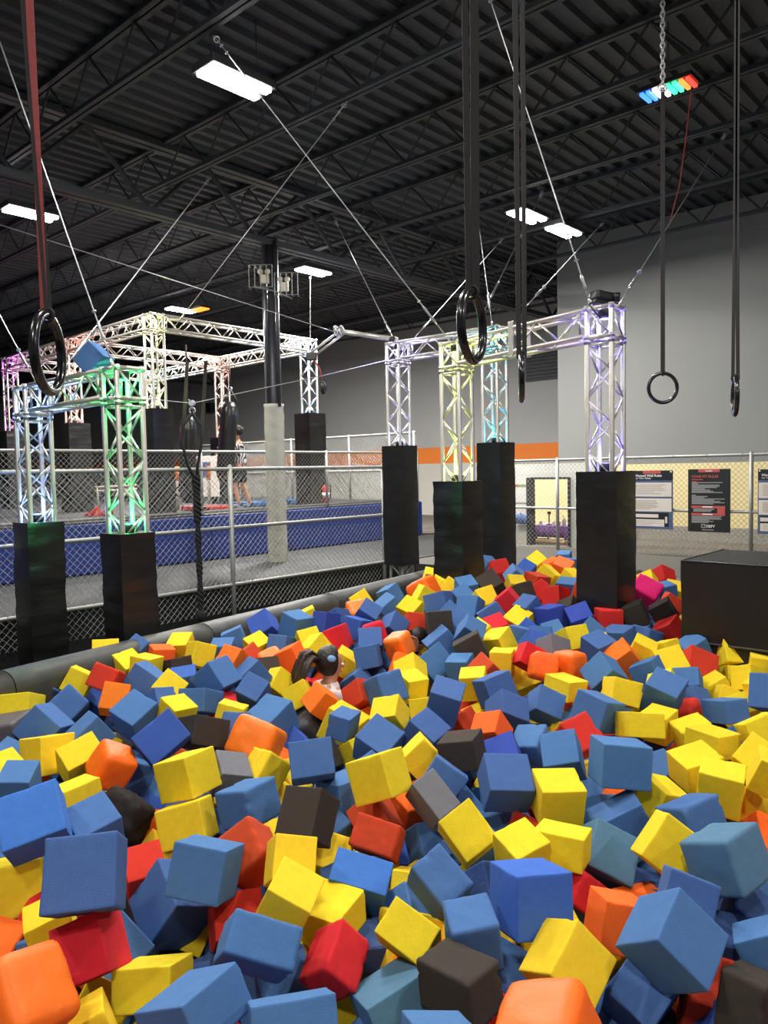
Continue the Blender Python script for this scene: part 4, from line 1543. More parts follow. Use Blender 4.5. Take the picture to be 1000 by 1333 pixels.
# child buried in the foam (head and white shoulder show)
def child(px, py, y):
    c = at_y(px, py, y)
    t = Thing('person', 'girl buried to her shoulders in foam cubes, dark hair with a blue clip, white top', 'person', Vector((c.x, c.y, 0)))
    R = Matrix.Rotation(math.radians(-62), 3, 'Z') @ Matrix.Rotation(math.radians(-6), 3, 'X')
    s = .098
    def Q(x, y_, z):
        return c + R @ Vector((x, y_, z))
    J = [(Q(0, -.01, -.40), .10, .075), (Q(0, -.01, -.23), .095, .07), (Q(0, -.008, -.145), .06, .05), (Q(0, -.006, -.105), .034, .036), (Q(0, .012, -.045), .055, .066), (Q(0, 0, .035), .072, .078), (Q(0, -.01, .08), .04, .045)]
    E = [(i, i + 1) for i in range(6)]
    for sx in (-1, 1):
        i = 2
        for p, r in ((Q(.10 * sx, .0, -.165), .038), (Q(.15 * sx, .07, -.28), .03), (Q(.12 * sx, .17, -.33), .022)):
            J.append((p, r, r))
            E.append((i, len(J) - 1))
            i = len(J) - 1
        hand_joints(Q(.12 * sx, .17, -.33), R @ Vector((-.3 * sx, 1, .1)), R @ Vector((0, 0, -1)), .11, J, E, i)
    skin_body('body', J, E, t.o, 'skin', t.org, 2)
    JT = [(Q(0, -.01, -.40), .13, .105), (Q(0, .0, -.23), .125, .11), (Q(0, .01, -.145), .09, .088), (Q(.105, .01, -.155), .066, .066), (Q(.14, .05, -.23), .057, .057), (Q(-.105, .01, -.155), .066, .066), (Q(-.14, .03, -.25), .048, .048)]
    skin_body('white_top', JT, [(0, 1), (1, 2), (2, 3), (3, 4), (2, 5), (5, 6)], t.o, 'white_cloth', t.org, 2)
    head_parts(t, c, R, s, 'hair')
    mb = MB()
    n, m = 26, 16
    vs = []
    for i in range(m + 1):
        th = math.pi * i / m
        for k in range(n):
            ph = 2 * math.pi * k / n
            d = Vector((math.sin(th) * math.cos(ph), math.sin(th) * math.sin(ph), math.cos(th)))
            r = Vector((.088, .096, .10))
            p = Vector((d.x * r.x, d.y * r.y, d.z * r.z)) + Vector((0, -.012, .02))
            front = max(0, d.y - .30)
            p.y -= front * .075
            if d.y > .30 and d.z < .55:
                p = Vector((p.x * .6, p.y * .5 - .02, p.z))
            p *= 1 + .015 * math.sin(k * 3.0)
            vs.append(Q(p.x, p.y, p.z))
    mb.add(vs, [(i * n + k, i * n + (k + 1) % n, (i + 1) * n + (k + 1) % n, (i + 1) * n + k) for i in range(m) for k in range(n)])
    hro = t.part('hair', mb, 'hair', True, label='dark brown hair')
    # ponytail of separate strands falling to the back
    mb = MB()
    random.seed(5)
    for i in range(34):
        a = random.uniform(0, 6.28)
        w_ = random.uniform(0, .032)
        o = Vector((w_ * math.cos(a), 0, w_ * math.sin(a)))
        p0 = Vector((.0, -.09, .03)) + o * .5
        pts = [p0, Vector((o.x, -.15, .055)) + o, Vector((o.x * 2.2, -.20, .02)) + o * 1.6, Vector((o.x * 2.4, -.225 + o.z * .4, -.06)) + o * 1.5, Vector((o.x * 2.2, -.215, -.13)) + o]
        mb.tube([Q(*q) for q in pts], .011, 6, True, [.010, .013, .013, .011, .004])
    t.part('ponytail', mb, 'hair_brown', True, label='loose brown ponytail', sub=hro)
    cp_ = Q(.078, -.035, .045)
    nrm = (cp_ - c).normalized()
    RR = Vector((0, 0, 1)).rotation_difference(nrm).to_matrix()
    t.part('hair_clip', MB().ell(cp_ + nrm * .014, (.028, .022, .010), 16, 8, RR), 'clip_blue', True, label='blue oval hair clip', sub=hro)
    return t


GIRL = child(431, 864, 4.85)

# second child: black sleeve and hand sticking out of the cubes
c2 = at_y(540, 838, 5.5)
kid = Thing('person', 'child in black almost hidden in the foam, only an arm showing', 'person', Vector((c2.x, c2.y, 0)))
KID = c2
def K(x, y, z):
    return c2 + Vector((x, y, z))
J = [(K(.05, .20, -.45), .085, .075), (K(.04, .20, -.28), .09, .075), (K(.03, .19, -.14), .06, .055), (K(.03, .18, -.09), .032, .034), (K(.03, .17, -.03), .06, .066), (K(.03, .17, .02), .06, .062)]
E = [(i, i + 1) for i in range(5)]
i = 2
for p, r in ((K(-.05, .12, -.13), .038), (K(-.02, .03, -.09), .032), (K(.015, -.015, -.01), .022)):
    J.append((p, r, r))
    E.append((i, len(J) - 1))
    i = len(J) - 1
hand_joints(K(.015, -.015, -.01), (-.25, -.35, .8), (-.6, -.6, -.2), .12, J, E, i, .5)
skin_body('body', J, E, kid.o, 'skin', kid.org, 2)
skin_body('black_top', [(K(.05, .20, -.45), .10, .09), (K(.04, .20, -.28), .105, .09), (K(.03, .19, -.15), .07, .065), (K(-.05, .12, -.13), .05, .05), (K(-.02, .03, -.09), .046, .046), (K(.008, -.007, -.03), .034, .034)], [(0, 1), (1, 2), (2, 3), (3, 4), (4, 5)], kid.o, 'black_cloth', kid.org, 2)
head_parts(kid, K(.03, .17, -.01), Matrix.Rotation(math.radians(150), 3, 'Z'), .085, 'hair')
kid.part('hair', MB().ell(K(.03, .18, .015), (.08, .082, .075), 18, 12), 'hair', True)
CUBES = '''
Y- -2.294 4.699 0.287 0.033 0.009 0.991 -0.126 0.230 0.204 0.147
Y- -2.055 4.232 0.312 -0.039 -0.004 -0.981 0.188 0.188 0.206 0.147
Bc -1.819 4.296 0.293 0.305 -0.198 -0.824 -0.434 0.162 0.179 0.185
N- -1.868 4.735 0.204 -0.407 -0.089 0.881 0.224 0.194 0.190 0.190
B- -1.373 4.131 0.278 0.082 -0.283 -0.913 -0.282 0.187 0.180 0.189
Y- -1.689 3.735 0.228 -0.087 -0.287 -0.948 0.105 0.185 0.185 0.182
Y- -1.484 3.633 0.232 0.232 -0.346 -0.875 -0.248 0.136 0.184 0.185
N- -1.101 3.659 0.320 0.302 -0.278 -0.807 -0.425 0.170 0.217 0.188
K- -0.965 3.896 0.265 -0.060 -0.403 -0.883 0.234 0.210 0.200 0.147
Y- -0.899 3.360 0.262 -0.144 -0.227 -0.962 0.057 0.192 0.195 0.176
Y- -0.864 3.195 0.119 -0.125 -0.012 -0.982 0.138 0.195 0.190 0.164
Bc -0.594 3.164 0.212 -0.134 -0.294 -0.946 0.040 0.189 0.182 0.158
B- -0.360 3.500 0.256 -0.349 0.555 0.673 0.342 0.165 0.199 0.189
B- -0.245 4.140 0.218 0.108 -0.153 -0.982 0.009 0.120 0.191 0.129
B- -0.053 3.931 0.174 0.153 -0.284 -0.904 -0.279 0.186 0.188 0.190
Y- -0.173 4.098 0.085 -0.427 0.319 0.815 0.227 0.120 0.177 0.183
Y- -0.043 3.282 0.269 -0.169 -0.235 -0.950 0.121 0.189 0.193 0.186
Bc -0.011 4.454 0.312 -0.454 0.378 0.762 0.265 0.182 0.171 0.175
Y- -0.256 4.342 0.136 0.218 -0.165 -0.962 -0.018 0.207 0.191 0.191
Y- 0.232 4.426 0.199 -0.086 -0.237 -0.958 0.135 0.146 0.181 0.136
B- 0.318 4.206 0.310 -0.121 0.111 0.976 0.145 0.174 0.189 0.189
Y- 0.891 4.986 0.184 -0.177 0.557 0.753 0.301 0.183 0.175 0.189
B- 0.659 4.191 0.251 -0.882 0.390 -0.144 -0.221 0.180 0.167 0.148
K- 0.356 3.659 0.237 -0.088 -0.173 -0.981 0.026 0.181 0.200 0.143
B- 0.730 4.334 0.067 -0.089 -0.487 -0.845 0.202 0.188 0.183 0.126
N- 0.561 3.753 0.129 -0.017 0.676 0.677 0.292 0.191 0.214 0.192
B- 0.504 3.262 0.238 -0.242 0.646 0.706 0.161 0.186 0.198 0.160
Y- 0.710 3.184 0.204 -0.089 0.675 0.730 0.060 0.169 0.188 0.168
Y- 0.641 2.802 0.186 0.037 -0.208 -0.974 0.087 0.187 0.187 0.120
B- 1.005 3.281 0.310 -0.004 -0.688 -0.721 0.086 0.193 0.214 0.183
B- 1.126 4.068 0.282 0.142 -0.405 -0.899 0.083 0.192 0.190 0.170
Y- 1.349 4.378 0.292 0.002 -0.681 -0.706 0.195 0.197 0.167 0.143
Y- 1.058 4.506 0.291 0.072 -0.433 -0.898 0.037 0.186 0.176 0.120
B- 0.887 4.284 0.250 -0.927 0.301 -0.210 -0.079 0.162 0.169 0.151
Y- 1.302 3.913 0.257 -0.458 0.573 0.567 0.375 0.125 0.191 0.191
Y- 1.608 3.747 0.220 0.035 -0.480 -0.876 0.040 0.188 0.187 0.120
B- 1.852 4.154 0.245 0.983 -0.122 -0.015 0.135 0.148 0.201 0.124
B- 1.833 4.666 0.261 0.169 0.170 0.873 0.425 0.189 0.120 0.183
Y- 2.250 4.933 0.218 -0.085 -0.712 -0.682 0.144 0.196 0.136 0.120
B- 2.157 4.229 0.309 -0.126 0.771 0.307 0.543 0.193 0.190 0.190
Y- 1.425 3.496 0.195 -0.010 -0.629 -0.767 -0.131 0.171 0.188 0.142
Y- 1.416 3.215 0.218 0.045 -0.239 -0.969 -0.042 0.176 0.186 0.174
Y- 1.593 3.422 0.037 -0.309 0.060 0.763 0.565 0.190 0.153 0.190
Bc 1.211 2.999 0.163 -0.137 -0.471 -0.869 0.068 0.148 0.229 0.187
Tc 1.124 2.502 0.280 -0.164 -0.425 -0.887 0.076 0.176 0.218 0.176
B- 0.966 3.160 0.111 0.178 0.708 0.666 0.155 0.181 0.217 0.122
T- 0.840 2.949 0.064 -0.198 0.135 0.879 0.412 0.192 0.189 0.190
Rc 0.691 2.760 0.037 0.143 -0.500 -0.790 0.325 0.174 0.181 0.120
L- 0.435 2.335 0.254 -0.054 -0.580 -0.806 0.103 0.184 0.193 0.187
B- 0.369 3.063 0.044 0.465 -0.115 -0.633 -0.608 0.189 0.180 0.190
Y- 0.296 2.893 0.193 0.199 -0.421 -0.780 -0.418 0.177 0.150 0.187
Bc 0.165 2.586 0.167 0.196 -0.383 -0.843 -0.323 0.177 0.134 0.176
G- 0.183 3.244 0.177 0.253 -0.370 -0.822 -0.352 0.186 0.120 0.182
K- -0.331 3.026 0.212 -0.137 -0.171 -0.884 -0.413 0.169 0.192 0.169
Rc -0.052 3.096 0.082 0.025 -0.178 -0.867 -0.465 0.189 0.132 0.190
L- -0.117 2.739 0.093 0.096 -0.102 -0.946 -0.293 0.212 0.126 0.178
Y- -0.219 2.573 0.073 -0.001 -0.238 -0.970 -0.053 0.188 0.192 0.120
Rc -0.176 2.261 0.112 0.450 -0.654 -0.597 0.118 0.166 0.127 0.134
Bc -0.394 2.167 0.222 -0.403 0.656 0.627 0.117 0.120 0.207 0.187
R- -0.555 2.645 0.005 0.300 -0.543 -0.764 -0.180 0.156 0.173 0.185
B- -0.643 2.592 0.233 -0.067 0.098 0.981 -0.150 0.192 0.179 0.175
L- -1.323 2.795 0.317 0.277 -0.468 -0.784 -0.299 0.200 0.217 0.192
B- -0.923 2.264 0.395 -0.314 0.673 -0.554 -0.376 0.207 0.206 0.215
Y- -1.430 2.823 0.059 -0.040 0.199 -0.973 0.109 0.212 0.189 0.186
R- -0.914 2.258 0.172 -0.187 0.020 -0.954 0.234 0.149 0.192 0.169
B- -0.808 2.760 0.014 0.082 0.488 0.683 0.537 0.221 0.209 0.192
Y- -0.728 2.252 0.060 0.051 0.056 0.979 -0.192 0.182 0.186 0.120
B- -0.510 1.890 0.234 0.228 0.287 0.929 -0.044 0.214 0.188 0.120
B- -0.250 1.812 0.235 -0.206 -0.600 -0.756 0.164 0.188 0.205 0.140
Y- 0.051 2.310 0.156 -0.097 0.295 0.863 0.398 0.164 0.120 0.185
Kc 0.185 2.072 0.163 -0.048 -0.396 -0.917 0.002 0.197 0.138 0.139
Y- 0.501 2.132 0.172 -0.340 -0.419 -0.829 -0.145 0.160 0.173 0.163
B- 0.795 2.118 0.245 -0.379 -0.404 -0.828 -0.090 0.188 0.179 0.187
B- 0.743 2.206 0.033 0.088 -0.385 -0.858 -0.328 0.151 0.196 0.181
Kc 0.973 2.029 0.119 0.072 -0.372 -0.916 0.128 0.120 0.154 0.164
B- -0.648 4.234 0.211 -0.035 -0.306 -0.928 -0.210 0.196 0.199 0.191
B- -1.081 4.367 0.290 -0.818 0.148 -0.127 -0.542 0.186 0.186 0.131
B- 1.569 4.299 0.300 0.161 0.290 0.499 0.801 0.184 0.186 0.190
Ss -0.953 1.896 0.262 0.395 -0.296 -0.870 -0.009 0.200 0.192 0.191
Ss 0.362 1.711 0.271 -0.124 -0.831 -0.523 -0.145 0.195 0.201 0.191
T- -0.003 2.169 0.048 0.202 0.533 0.821 0.028 0.188 0.194 0.120
B- 0.110 1.791 0.190 -0.100 -0.624 -0.755 0.177 0.211 0.152 0.123
Rc 0.955 2.230 -0.022 0.517 -0.525 -0.311 -0.601 0.188 0.175 0.190
B- -1.276 3.737 0.092 0.080 -0.441 -0.866 0.223 0.187 0.120 0.187
Rc -1.667 4.498 0.397 0.018 0.716 0.645 -0.269 0.144 0.158 0.142
Ss -2.063 4.712 0.332 0.022 -0.295 0.729 -0.618 0.156 0.159 0.152
B- -2.014 4.568 0.290 -0.365 0.446 0.794 -0.195 0.156 0.151 0.159
O- -1.553 4.315 0.325 -0.590 0.154 -0.261 -0.748 0.152 0.145 0.155
Y- -1.848 4.543 0.372 -0.849 0.021 0.511 -0.133 0.142 0.157 0.149
Ss -1.297 3.520 0.247 0.244 -0.442 -0.847 0.168 0.170 0.166 0.170
Gc -1.442 4.329 0.149 -0.550 0.642 0.331 0.419 0.157 0.151 0.154
Ss -0.669 3.821 0.240 -0.393 0.737 0.437 0.334 0.205 0.226 0.220
Yc -0.590 3.582 0.186 0.308 0.302 -0.885 0.174 0.146 0.161 0.154
G- -0.746 3.502 0.203 -0.016 0.307 -0.786 0.537 0.157 0.141 0.155
B- -0.921 4.084 0.074 0.772 0.430 -0.127 0.449 0.178 0.173 0.181
Ws -0.494 4.567 0.049 -0.622 -0.327 0.066 0.709 0.233 0.217 0.219
B- 0.188 3.992 0.198 -0.529 0.650 0.123 0.532 0.175 0.172 0.184
Y- 0.153 3.694 0.196 0.698 0.226 -0.276 -0.620 0.155 0.158 0.144
Y- 0.011 4.090 0.277 0.019 0.238 0.859 -0.453 0.157 0.155 0.142
Y- 0.146 4.574 0.297 0.699 0.264 -0.656 0.104 0.145 0.147 0.142
B- 0.627 4.406 0.313 0.811 0.024 -0.178 -0.557 0.168 0.180 0.171
Rc 0.519 4.694 0.111 -0.522 0.481 -0.670 -0.218 0.147 0.153 0.147
Rc 0.432 4.321 0.131 0.021 0.865 -0.395 0.309 0.143 0.143 0.151
O- 0.534 3.913 0.235 -0.357 0.351 0.328 0.801 0.156 0.153 0.144
Y- 0.541 4.491 0.095 0.438 0.459 0.306 0.709 0.155 0.155 0.146
Ss 0.965 4.685 0.370 0.172 0.978 0.037 -0.115 0.156 0.152 0.158
Ss 1.149 4.777 0.351 0.248 -0.690 -0.260 -0.628 0.167 0.158 0.168
Y- 0.909 4.459 0.117 -0.495 -0.604 -0.585 -0.218 0.146 0.159 0.143
Bc 0.749 3.916 0.148 -0.787 0.518 -0.087 0.324 0.170 0.169 0.166
B- 0.811 3.513 0.251 0.545 0.160 -0.772 -0.284 0.166 0.174 0.167
Rc 0.938 3.746 0.250 -0.258 -0.009 -0.387 0.885 0.169 0.173 0.167
Y- 1.477 4.120 0.187 0.225 0.642 -0.332 0.654 0.154 0.155 0.150
Yc 1.600 3.957 0.177 -0.023 0.600 -0.004 0.800 0.160 0.170 0.167
Rs 1.719 4.360 0.153 0.291 -0.777 0.161 0.534 0.154 0.157 0.156
B- 1.834 4.514 0.169 -0.200 -0.400 -0.837 0.315 0.147 0.154 0.163
R- 2.010 4.928 0.282 0.240 0.517 -0.173 -0.803 0.187 0.182 0.193
Y- 2.401 4.852 0.297 -0.192 -0.052 0.038 -0.979 0.155 0.149 0.148
Y- 2.052 4.739 0.194 0.600 0.617 0.384 -0.336 0.148 0.150 0.142
Y- 2.054 4.563 0.173 -0.133 -0.962 0.075 0.224 0.152 0.142 0.142
Y- 2.024 4.364 0.166 -0.497 -0.850 -0.127 -0.121 0.148 0.154 0.148
Y- 1.849 3.729 0.260 -0.291 0.487 0.656 0.497 0.169 0.171 0.161
Y- 1.692 3.467 0.233 0.863 0.343 -0.264 0.259 0.158 0.154 0.156
Y- 1.655 3.268 0.249 -0.753 0.610 -0.246 0.008 0.149 0.158 0.144
B- 0.163 3.283 -0.033 -0.496 0.256 -0.184 -0.809 0.147 0.144 0.152
Rc -0.523 2.771 0.192 -0.305 -0.083 -0.866 0.389 0.167 0.166 0.173
Y- -0.352 2.614 0.241 0.262 -0.513 -0.344 0.742 0.150 0.148 0.148
Y- -0.245 3.096 -0.000 -0.529 0.306 -0.731 0.303 0.149 0.154 0.149
Y- -0.330 2.391 0.231 0.960 0.136 0.225 -0.093 0.152 0.151 0.157
Mc -1.143 3.211 0.141 -0.932 0.246 -0.226 0.140 0.200 0.192 0.188
Y- -1.356 3.280 0.186 -0.021 0.914 -0.394 0.098 0.163 0.160 0.167
B- -1.628 3.309 0.251 -0.041 -0.052 0.986 0.151 0.142 0.151 0.152
Y- -1.780 3.459 0.235 0.932 0.048 0.293 -0.208 0.157 0.154 0.158
B- -1.176 2.974 0.195 0.916 0.192 -0.041 0.350 0.175 0.180 0.186
Y- -1.123 2.459 0.114 0.842 0.127 -0.051 -0.522 0.153 0.142 0.145
Y- -0.918 2.325 -0.067 -0.866 -0.430 -0.239 0.091 0.156 0.146 0.142
Y- -0.835 2.005 0.077 0.822 0.077 -0.177 -0.535 0.159 0.145 0.147
Y- -0.185 2.315 -0.075 0.891 -0.231 -0.011 -0.390 0.148 0.141 0.145
Bc 0.242 2.256 0.189 -0.524 0.520 -0.409 -0.537 0.157 0.146 0.148
O- 0.729 2.419 0.121 -0.625 -0.413 0.451 0.484 0.144 0.155 0.154
Y- 0.766 2.543 -0.058 0.384 -0.551 -0.731 0.117 0.157 0.154 0.151
B- 0.924 2.344 0.232 -0.204 -0.033 0.549 -0.810 0.150 0.154 0.158
D- 1.188 2.519 0.077 -0.287 0.212 0.911 0.206 0.148 0.155 0.143
B- 1.099 2.168 0.173 0.543 -0.208 -0.812 -0.039 0.144 0.152 0.152
Dc -1.541 2.917 -0.140 0.237 -0.652 -0.442 -0.568 0.144 0.150 0.147
B- -1.898 3.768 0.182 0.156 -0.531 -0.063 0.831 0.150 0.148 0.157
Wc -2.029 4.009 0.225 -0.687 -0.722 0.068 -0.045 0.221 0.205 0.219
B- -1.805 3.968 0.284 -0.594 0.729 -0.276 -0.198 0.185 0.181 0.184
B- -1.535 3.893 0.272 0.276 -0.421 -0.155 -0.850 0.149 0.161 0.157
D- -1.612 4.457 0.076 -0.247 0.083 0.592 0.763 0.165 0.166 0.151
R- -0.951 2.882 0.071 0.176 0.150 -0.524 -0.820 0.144 0.141 0.158
Y- -1.026 3.234 -0.061 -0.585 -0.006 -0.329 0.741 0.156 0.148 0.151
Y- -0.756 2.817 -0.126 -0.795 0.225 0.515 -0.230 0.147 0.151 0.147
K- -0.809 2.776 -0.224 -0.563 -0.814 -0.137 0.038 0.142 0.157 0.152
Y- 1.178 3.298 0.126 -0.540 0.636 -0.508 0.214 0.164 0.170 0.173
Y- 1.000 2.682 0.229 0.181 -0.663 0.594 -0.418 0.164 0.178 0.177
D- 1.085 2.803 0.074 0.667 0.121 -0.221 -0.701 0.159 0.149 0.144
D- 1.462 4.175 -0.018 -0.145 0.612 0.603 0.491 0.160 0.172 0.178
B- 1.325 3.686 0.095 0.490 0.521 0.115 0.689 0.144 0.157 0.149
R- 0.594 3.191 0.021 0.017 -0.386 0.609 -0.693 0.152 0.158 0.143
Y- 0.464 2.640 0.239 0.614 -0.268 -0.568 -0.478 0.147 0.143 0.149
B- 0.243 3.448 0.169 -0.300 -0.606 0.727 0.120 0.185 0.173 0.169
B- -0.208 3.544 0.072 0.648 0.629 -0.355 -0.244 0.194 0.181 0.192
R- -0.069 3.364 0.041 0.359 -0.094 0.864 0.341 0.154 0.159 0.158
Y- -1.857 5.008 0.410 -0.037 0.182 -0.929 0.321 0.166 0.180 0.171
B- -1.665 5.105 0.413 0.622 0.010 -0.610 -0.491 0.148 0.155 0.157
Y- -1.680 4.896 0.368 -0.261 0.847 0.455 -0.086 0.157 0.154 0.145
Y- -1.526 4.804 0.384 -0.653 -0.127 -0.728 0.167 0.149 0.141 0.151
O- -1.496 5.033 0.391 0.187 -0.728 -0.167 -0.638 0.147 0.154 0.144
K- -1.362 4.908 0.339 -0.212 0.741 -0.287 -0.569 0.150 0.152 0.152
Y- -1.411 5.219 0.413 0.101 -0.664 0.193 -0.715 0.150 0.153 0.148
Y- -1.242 5.043 0.399 -0.553 0.770 0.103 -0.300 0.150 0.157 0.154
B- -1.482 4.621 0.341 -0.250 -0.153 0.632 -0.717 0.176 0.183 0.170
N- -1.268 4.734 0.309 -0.037 0.107 -0.982 -0.149 0.157 0.143 0.145
B- -1.112 5.572 0.383 -0.350 0.549 0.617 -0.442 0.152 0.156 0.154
N- -0.906 5.670 0.444 0.079 0.552 -0.704 0.440 0.175 0.172 0.190
B- -0.667 5.617 0.467 0.928 0.022 0.137 -0.346 0.169 0.178 0.183
Y- -0.935 5.482 0.347 -0.419 0.523 -0.115 -0.733 0.143 0.151 0.143
B- -0.753 5.428 0.358 0.188 -0.118 -0.561 0.797 0.154 0.150 0.148
R- -0.968 5.307 0.299 -0.884 -0.142 -0.438 0.080 0.157 0.157 0.145
O- -0.985 4.846 0.397 0.080 -0.562 0.484 -0.666 0.148 0.154 0.154
B- -1.150 5.336 0.353 0.562 -0.428 0.556 -0.437 0.142 0.149 0.152
B- -1.035 4.594 0.359 0.201 0.416 -0.110 0.880 0.183 0.188 0.186
B- -0.845 4.739 0.338 0.516 -0.705 0.128 0.469 0.155 0.156 0.152
Ss -0.792 5.235 0.292 0.762 -0.014 0.590 0.267 0.158 0.155 0.152
O- -0.639 5.110 0.352 0.273 -0.046 0.664 0.694 0.149 0.157 0.145
Y- -0.591 5.816 0.477 0.201 -0.088 0.976 0.004 0.142 0.153 0.154
Y- -0.562 5.468 0.377 -0.509 0.334 -0.130 -0.782 0.151 0.156 0.151
Y- -0.691 4.812 0.262 -0.313 -0.248 0.885 -0.240 0.147 0.151 0.148
K- -0.795 5.019 0.277 0.747 -0.238 -0.354 -0.509 0.152 0.151 0.152
B- -0.626 5.163 0.186 -0.563 0.763 0.093 -0.302 0.149 0.142 0.142
R- -0.591 4.983 0.174 -0.991 0.046 -0.077 -0.097 0.154 0.145 0.146
Y- -0.538 4.605 0.240 -0.679 -0.268 -0.436 -0.526 0.156 0.142 0.155
Ss -0.221 5.993 0.482 -0.658 -0.327 0.673 0.088 0.160 0.166 0.166
Y- -0.197 6.212 0.532 -0.084 0.714 -0.624 0.305 0.153 0.151 0.150
N- -0.447 5.638 0.486 0.025 -0.348 -0.931 0.110 0.143 0.150 0.149
D- -0.366 5.769 0.458 0.784 0.511 -0.352 -0.000 0.163 0.158 0.169
R- -0.344 5.395 0.417 -0.655 -0.422 -0.377 -0.500 0.150 0.167 0.153
B- -0.142 5.792 0.506 -0.786 0.264 0.397 -0.392 0.153 0.156 0.158
B- 0.020 6.066 0.502 0.575 -0.649 0.179 0.465 0.166 0.167 0.173
B- 0.038 6.415 0.549 0.121 0.436 -0.684 -0.573 0.143 0.150 0.153
Y- 0.190 5.946 0.505 0.742 -0.098 0.471 0.467 0.143 0.154 0.150
Ss 0.333 6.622 0.550 0.507 0.190 -0.684 0.489 0.196 0.218 0.216
Y- 0.450 7.418 0.550 0.775 0.134 -0.603 -0.132 0.146 0.148 0.155
Y- 0.325 6.348 0.548 -0.638 0.710 -0.105 -0.278 0.148 0.143 0.152
B- 0.424 6.042 0.535 0.711 0.475 0.363 0.370 0.169 0.172 0.183
N- -0.217 5.634 0.435 -0.876 -0.024 -0.118 -0.467 0.157 0.153 0.157
Rs -0.083 5.476 0.424 0.055 -0.724 0.671 -0.152 0.160 0.159 0.165
B- 0.050 5.636 0.438 0.579 -0.012 0.529 -0.620 0.166 0.148 0.153
R- 0.208 5.755 0.433 -0.836 -0.530 -0.137 -0.050 0.141 0.145 0.158
Ss 0.086 5.165 0.406 -0.738 0.604 -0.096 0.285 0.152 0.163 0.152
B- -0.115 5.293 0.403 0.662 -0.270 -0.294 -0.634 0.153 0.164 0.156
B- -0.125 5.118 0.348 -0.768 0.011 -0.628 0.126 0.151 0.156 0.155
Y- -0.289 5.196 0.290 -0.669 -0.280 -0.147 -0.673 0.144 0.157 0.148
Y- -0.487 5.260 0.369 0.094 -0.441 -0.761 0.466 0.157 0.164 0.157
O- 0.103 4.979 0.311 0.152 0.971 0.038 -0.183 0.150 0.145 0.154
Y- 0.149 4.780 0.323 -0.082 0.296 0.321 -0.896 0.157 0.162 0.152
B- 0.313 5.049 0.310 -0.870 0.213 -0.444 0.032 0.185 0.186 0.194
B- -0.091 5.213 0.169 0.032 0.242 -0.550 -0.799 0.156 0.153 0.166
K- 0.384 5.571 0.483 0.465 -0.507 -0.575 -0.443 0.162 0.176 0.175
B- 1.121 8.345 0.550 -0.811 0.516 0.059 -0.270 0.145 0.151 0.153
Rc 1.168 7.823 0.550 0.630 0.380 -0.648 -0.194 0.182 0.169 0.183
B- 1.255 7.410 0.550 -0.187 -0.661 -0.596 -0.415 0.157 0.154 0.151
Y- 1.649 8.258 0.550 0.090 -0.833 -0.309 0.451 0.195 0.191 0.191
N- 1.436 7.782 0.550 -0.748 -0.004 -0.462 -0.476 0.172 0.157 0.155
Y- 0.582 6.805 0.537 0.197 0.884 -0.088 0.414 0.156 0.141 0.142
Y- 0.526 6.962 0.542 0.216 0.081 -0.582 -0.780 0.149 0.159 0.146
B- 0.701 6.634 0.561 0.120 -0.586 -0.781 -0.180 0.166 0.161 0.160
Y- 0.829 6.976 0.527 0.111 0.794 0.589 -0.100 0.150 0.152 0.156
K- 0.938 6.745 0.559 -0.237 0.113 -0.908 -0.326 0.185 0.205 0.190
Y- 1.163 6.830 0.549 -0.104 -0.015 0.495 0.862 0.156 0.146 0.143
Y- 0.820 6.304 0.524 0.460 0.338 -0.359 0.738 0.155 0.158 0.150
B- 0.652 6.434 0.522 -0.278 0.048 -0.882 0.379 0.145 0.146 0.144
B- 0.678 6.143 0.482 0.033 -0.628 0.318 0.710 0.167 0.174 0.177
B- 0.827 5.934 0.440 0.255 0.673 0.681 0.131 0.195 0.185 0.181
R- 0.981 6.097 0.533 0.899 0.082 0.415 -0.109 0.166 0.174 0.156
B- 1.099 5.870 0.522 -0.270 0.826 -0.473 0.145 0.158 0.143 0.146
K- 1.156 6.416 0.553 0.956 -0.167 -0.099 0.219 0.141 0.146 0.152
R- 1.360 6.890 0.550 -0.727 0.623 0.135 -0.258 0.167 0.181 0.179
B- 0.512 5.833 0.482 -0.378 -0.089 -0.870 0.303 0.146 0.144 0.155
B- 0.566 5.666 0.447 0.160 0.813 -0.396 -0.396 0.150 0.151 0.152
Y- 0.688 5.535 0.399 0.914 0.204 -0.293 0.191 0.144 0.158 0.146
R- 0.824 5.694 0.398 -0.099 -0.132 -0.243 0.956 0.154 0.159 0.158
Y- 1.012 5.792 0.431 -0.895 -0.248 0.214 -0.302 0.164 0.165 0.152
Y- 0.789 5.353 0.364 -0.774 -0.337 -0.517 0.142 0.168 0.172 0.177
B- 0.962 5.481 0.378 0.026 -0.824 -0.555 0.112 0.164 0.155 0.150
K- 0.562 5.035 0.401 0.657 -0.711 -0.149 -0.203 0.184 0.184 0.184
B- 0.396 5.382 0.353 -0.078 -0.313 -0.018 0.946 0.195 0.198 0.194
B- 0.581 5.280 0.466 0.219 0.767 0.438 0.415 0.159 0.154 0.156
Y- 0.847 5.147 0.301 0.558 -0.489 0.546 0.389 0.146 0.143 0.152
N- 1.010 5.145 0.391 -0.112 0.207 -0.266 0.935 0.157 0.153 0.149
Ss 1.761 8.049 0.549 -0.969 -0.041 0.207 -0.129 0.158 0.148 0.157
Ss 1.817 7.840 0.551 -0.838 -0.259 0.091 -0.472 0.177 0.181 0.181
B- 2.042 8.694 0.550 -0.039 -0.190 -0.977 -0.094 0.150 0.162 0.164
B- 2.000 8.134 0.550 -0.632 0.199 -0.721 -0.201 0.146 0.151 0.147
Y- 1.750 7.180 0.550 -0.544 -0.672 0.134 0.485 0.154 0.144 0.152
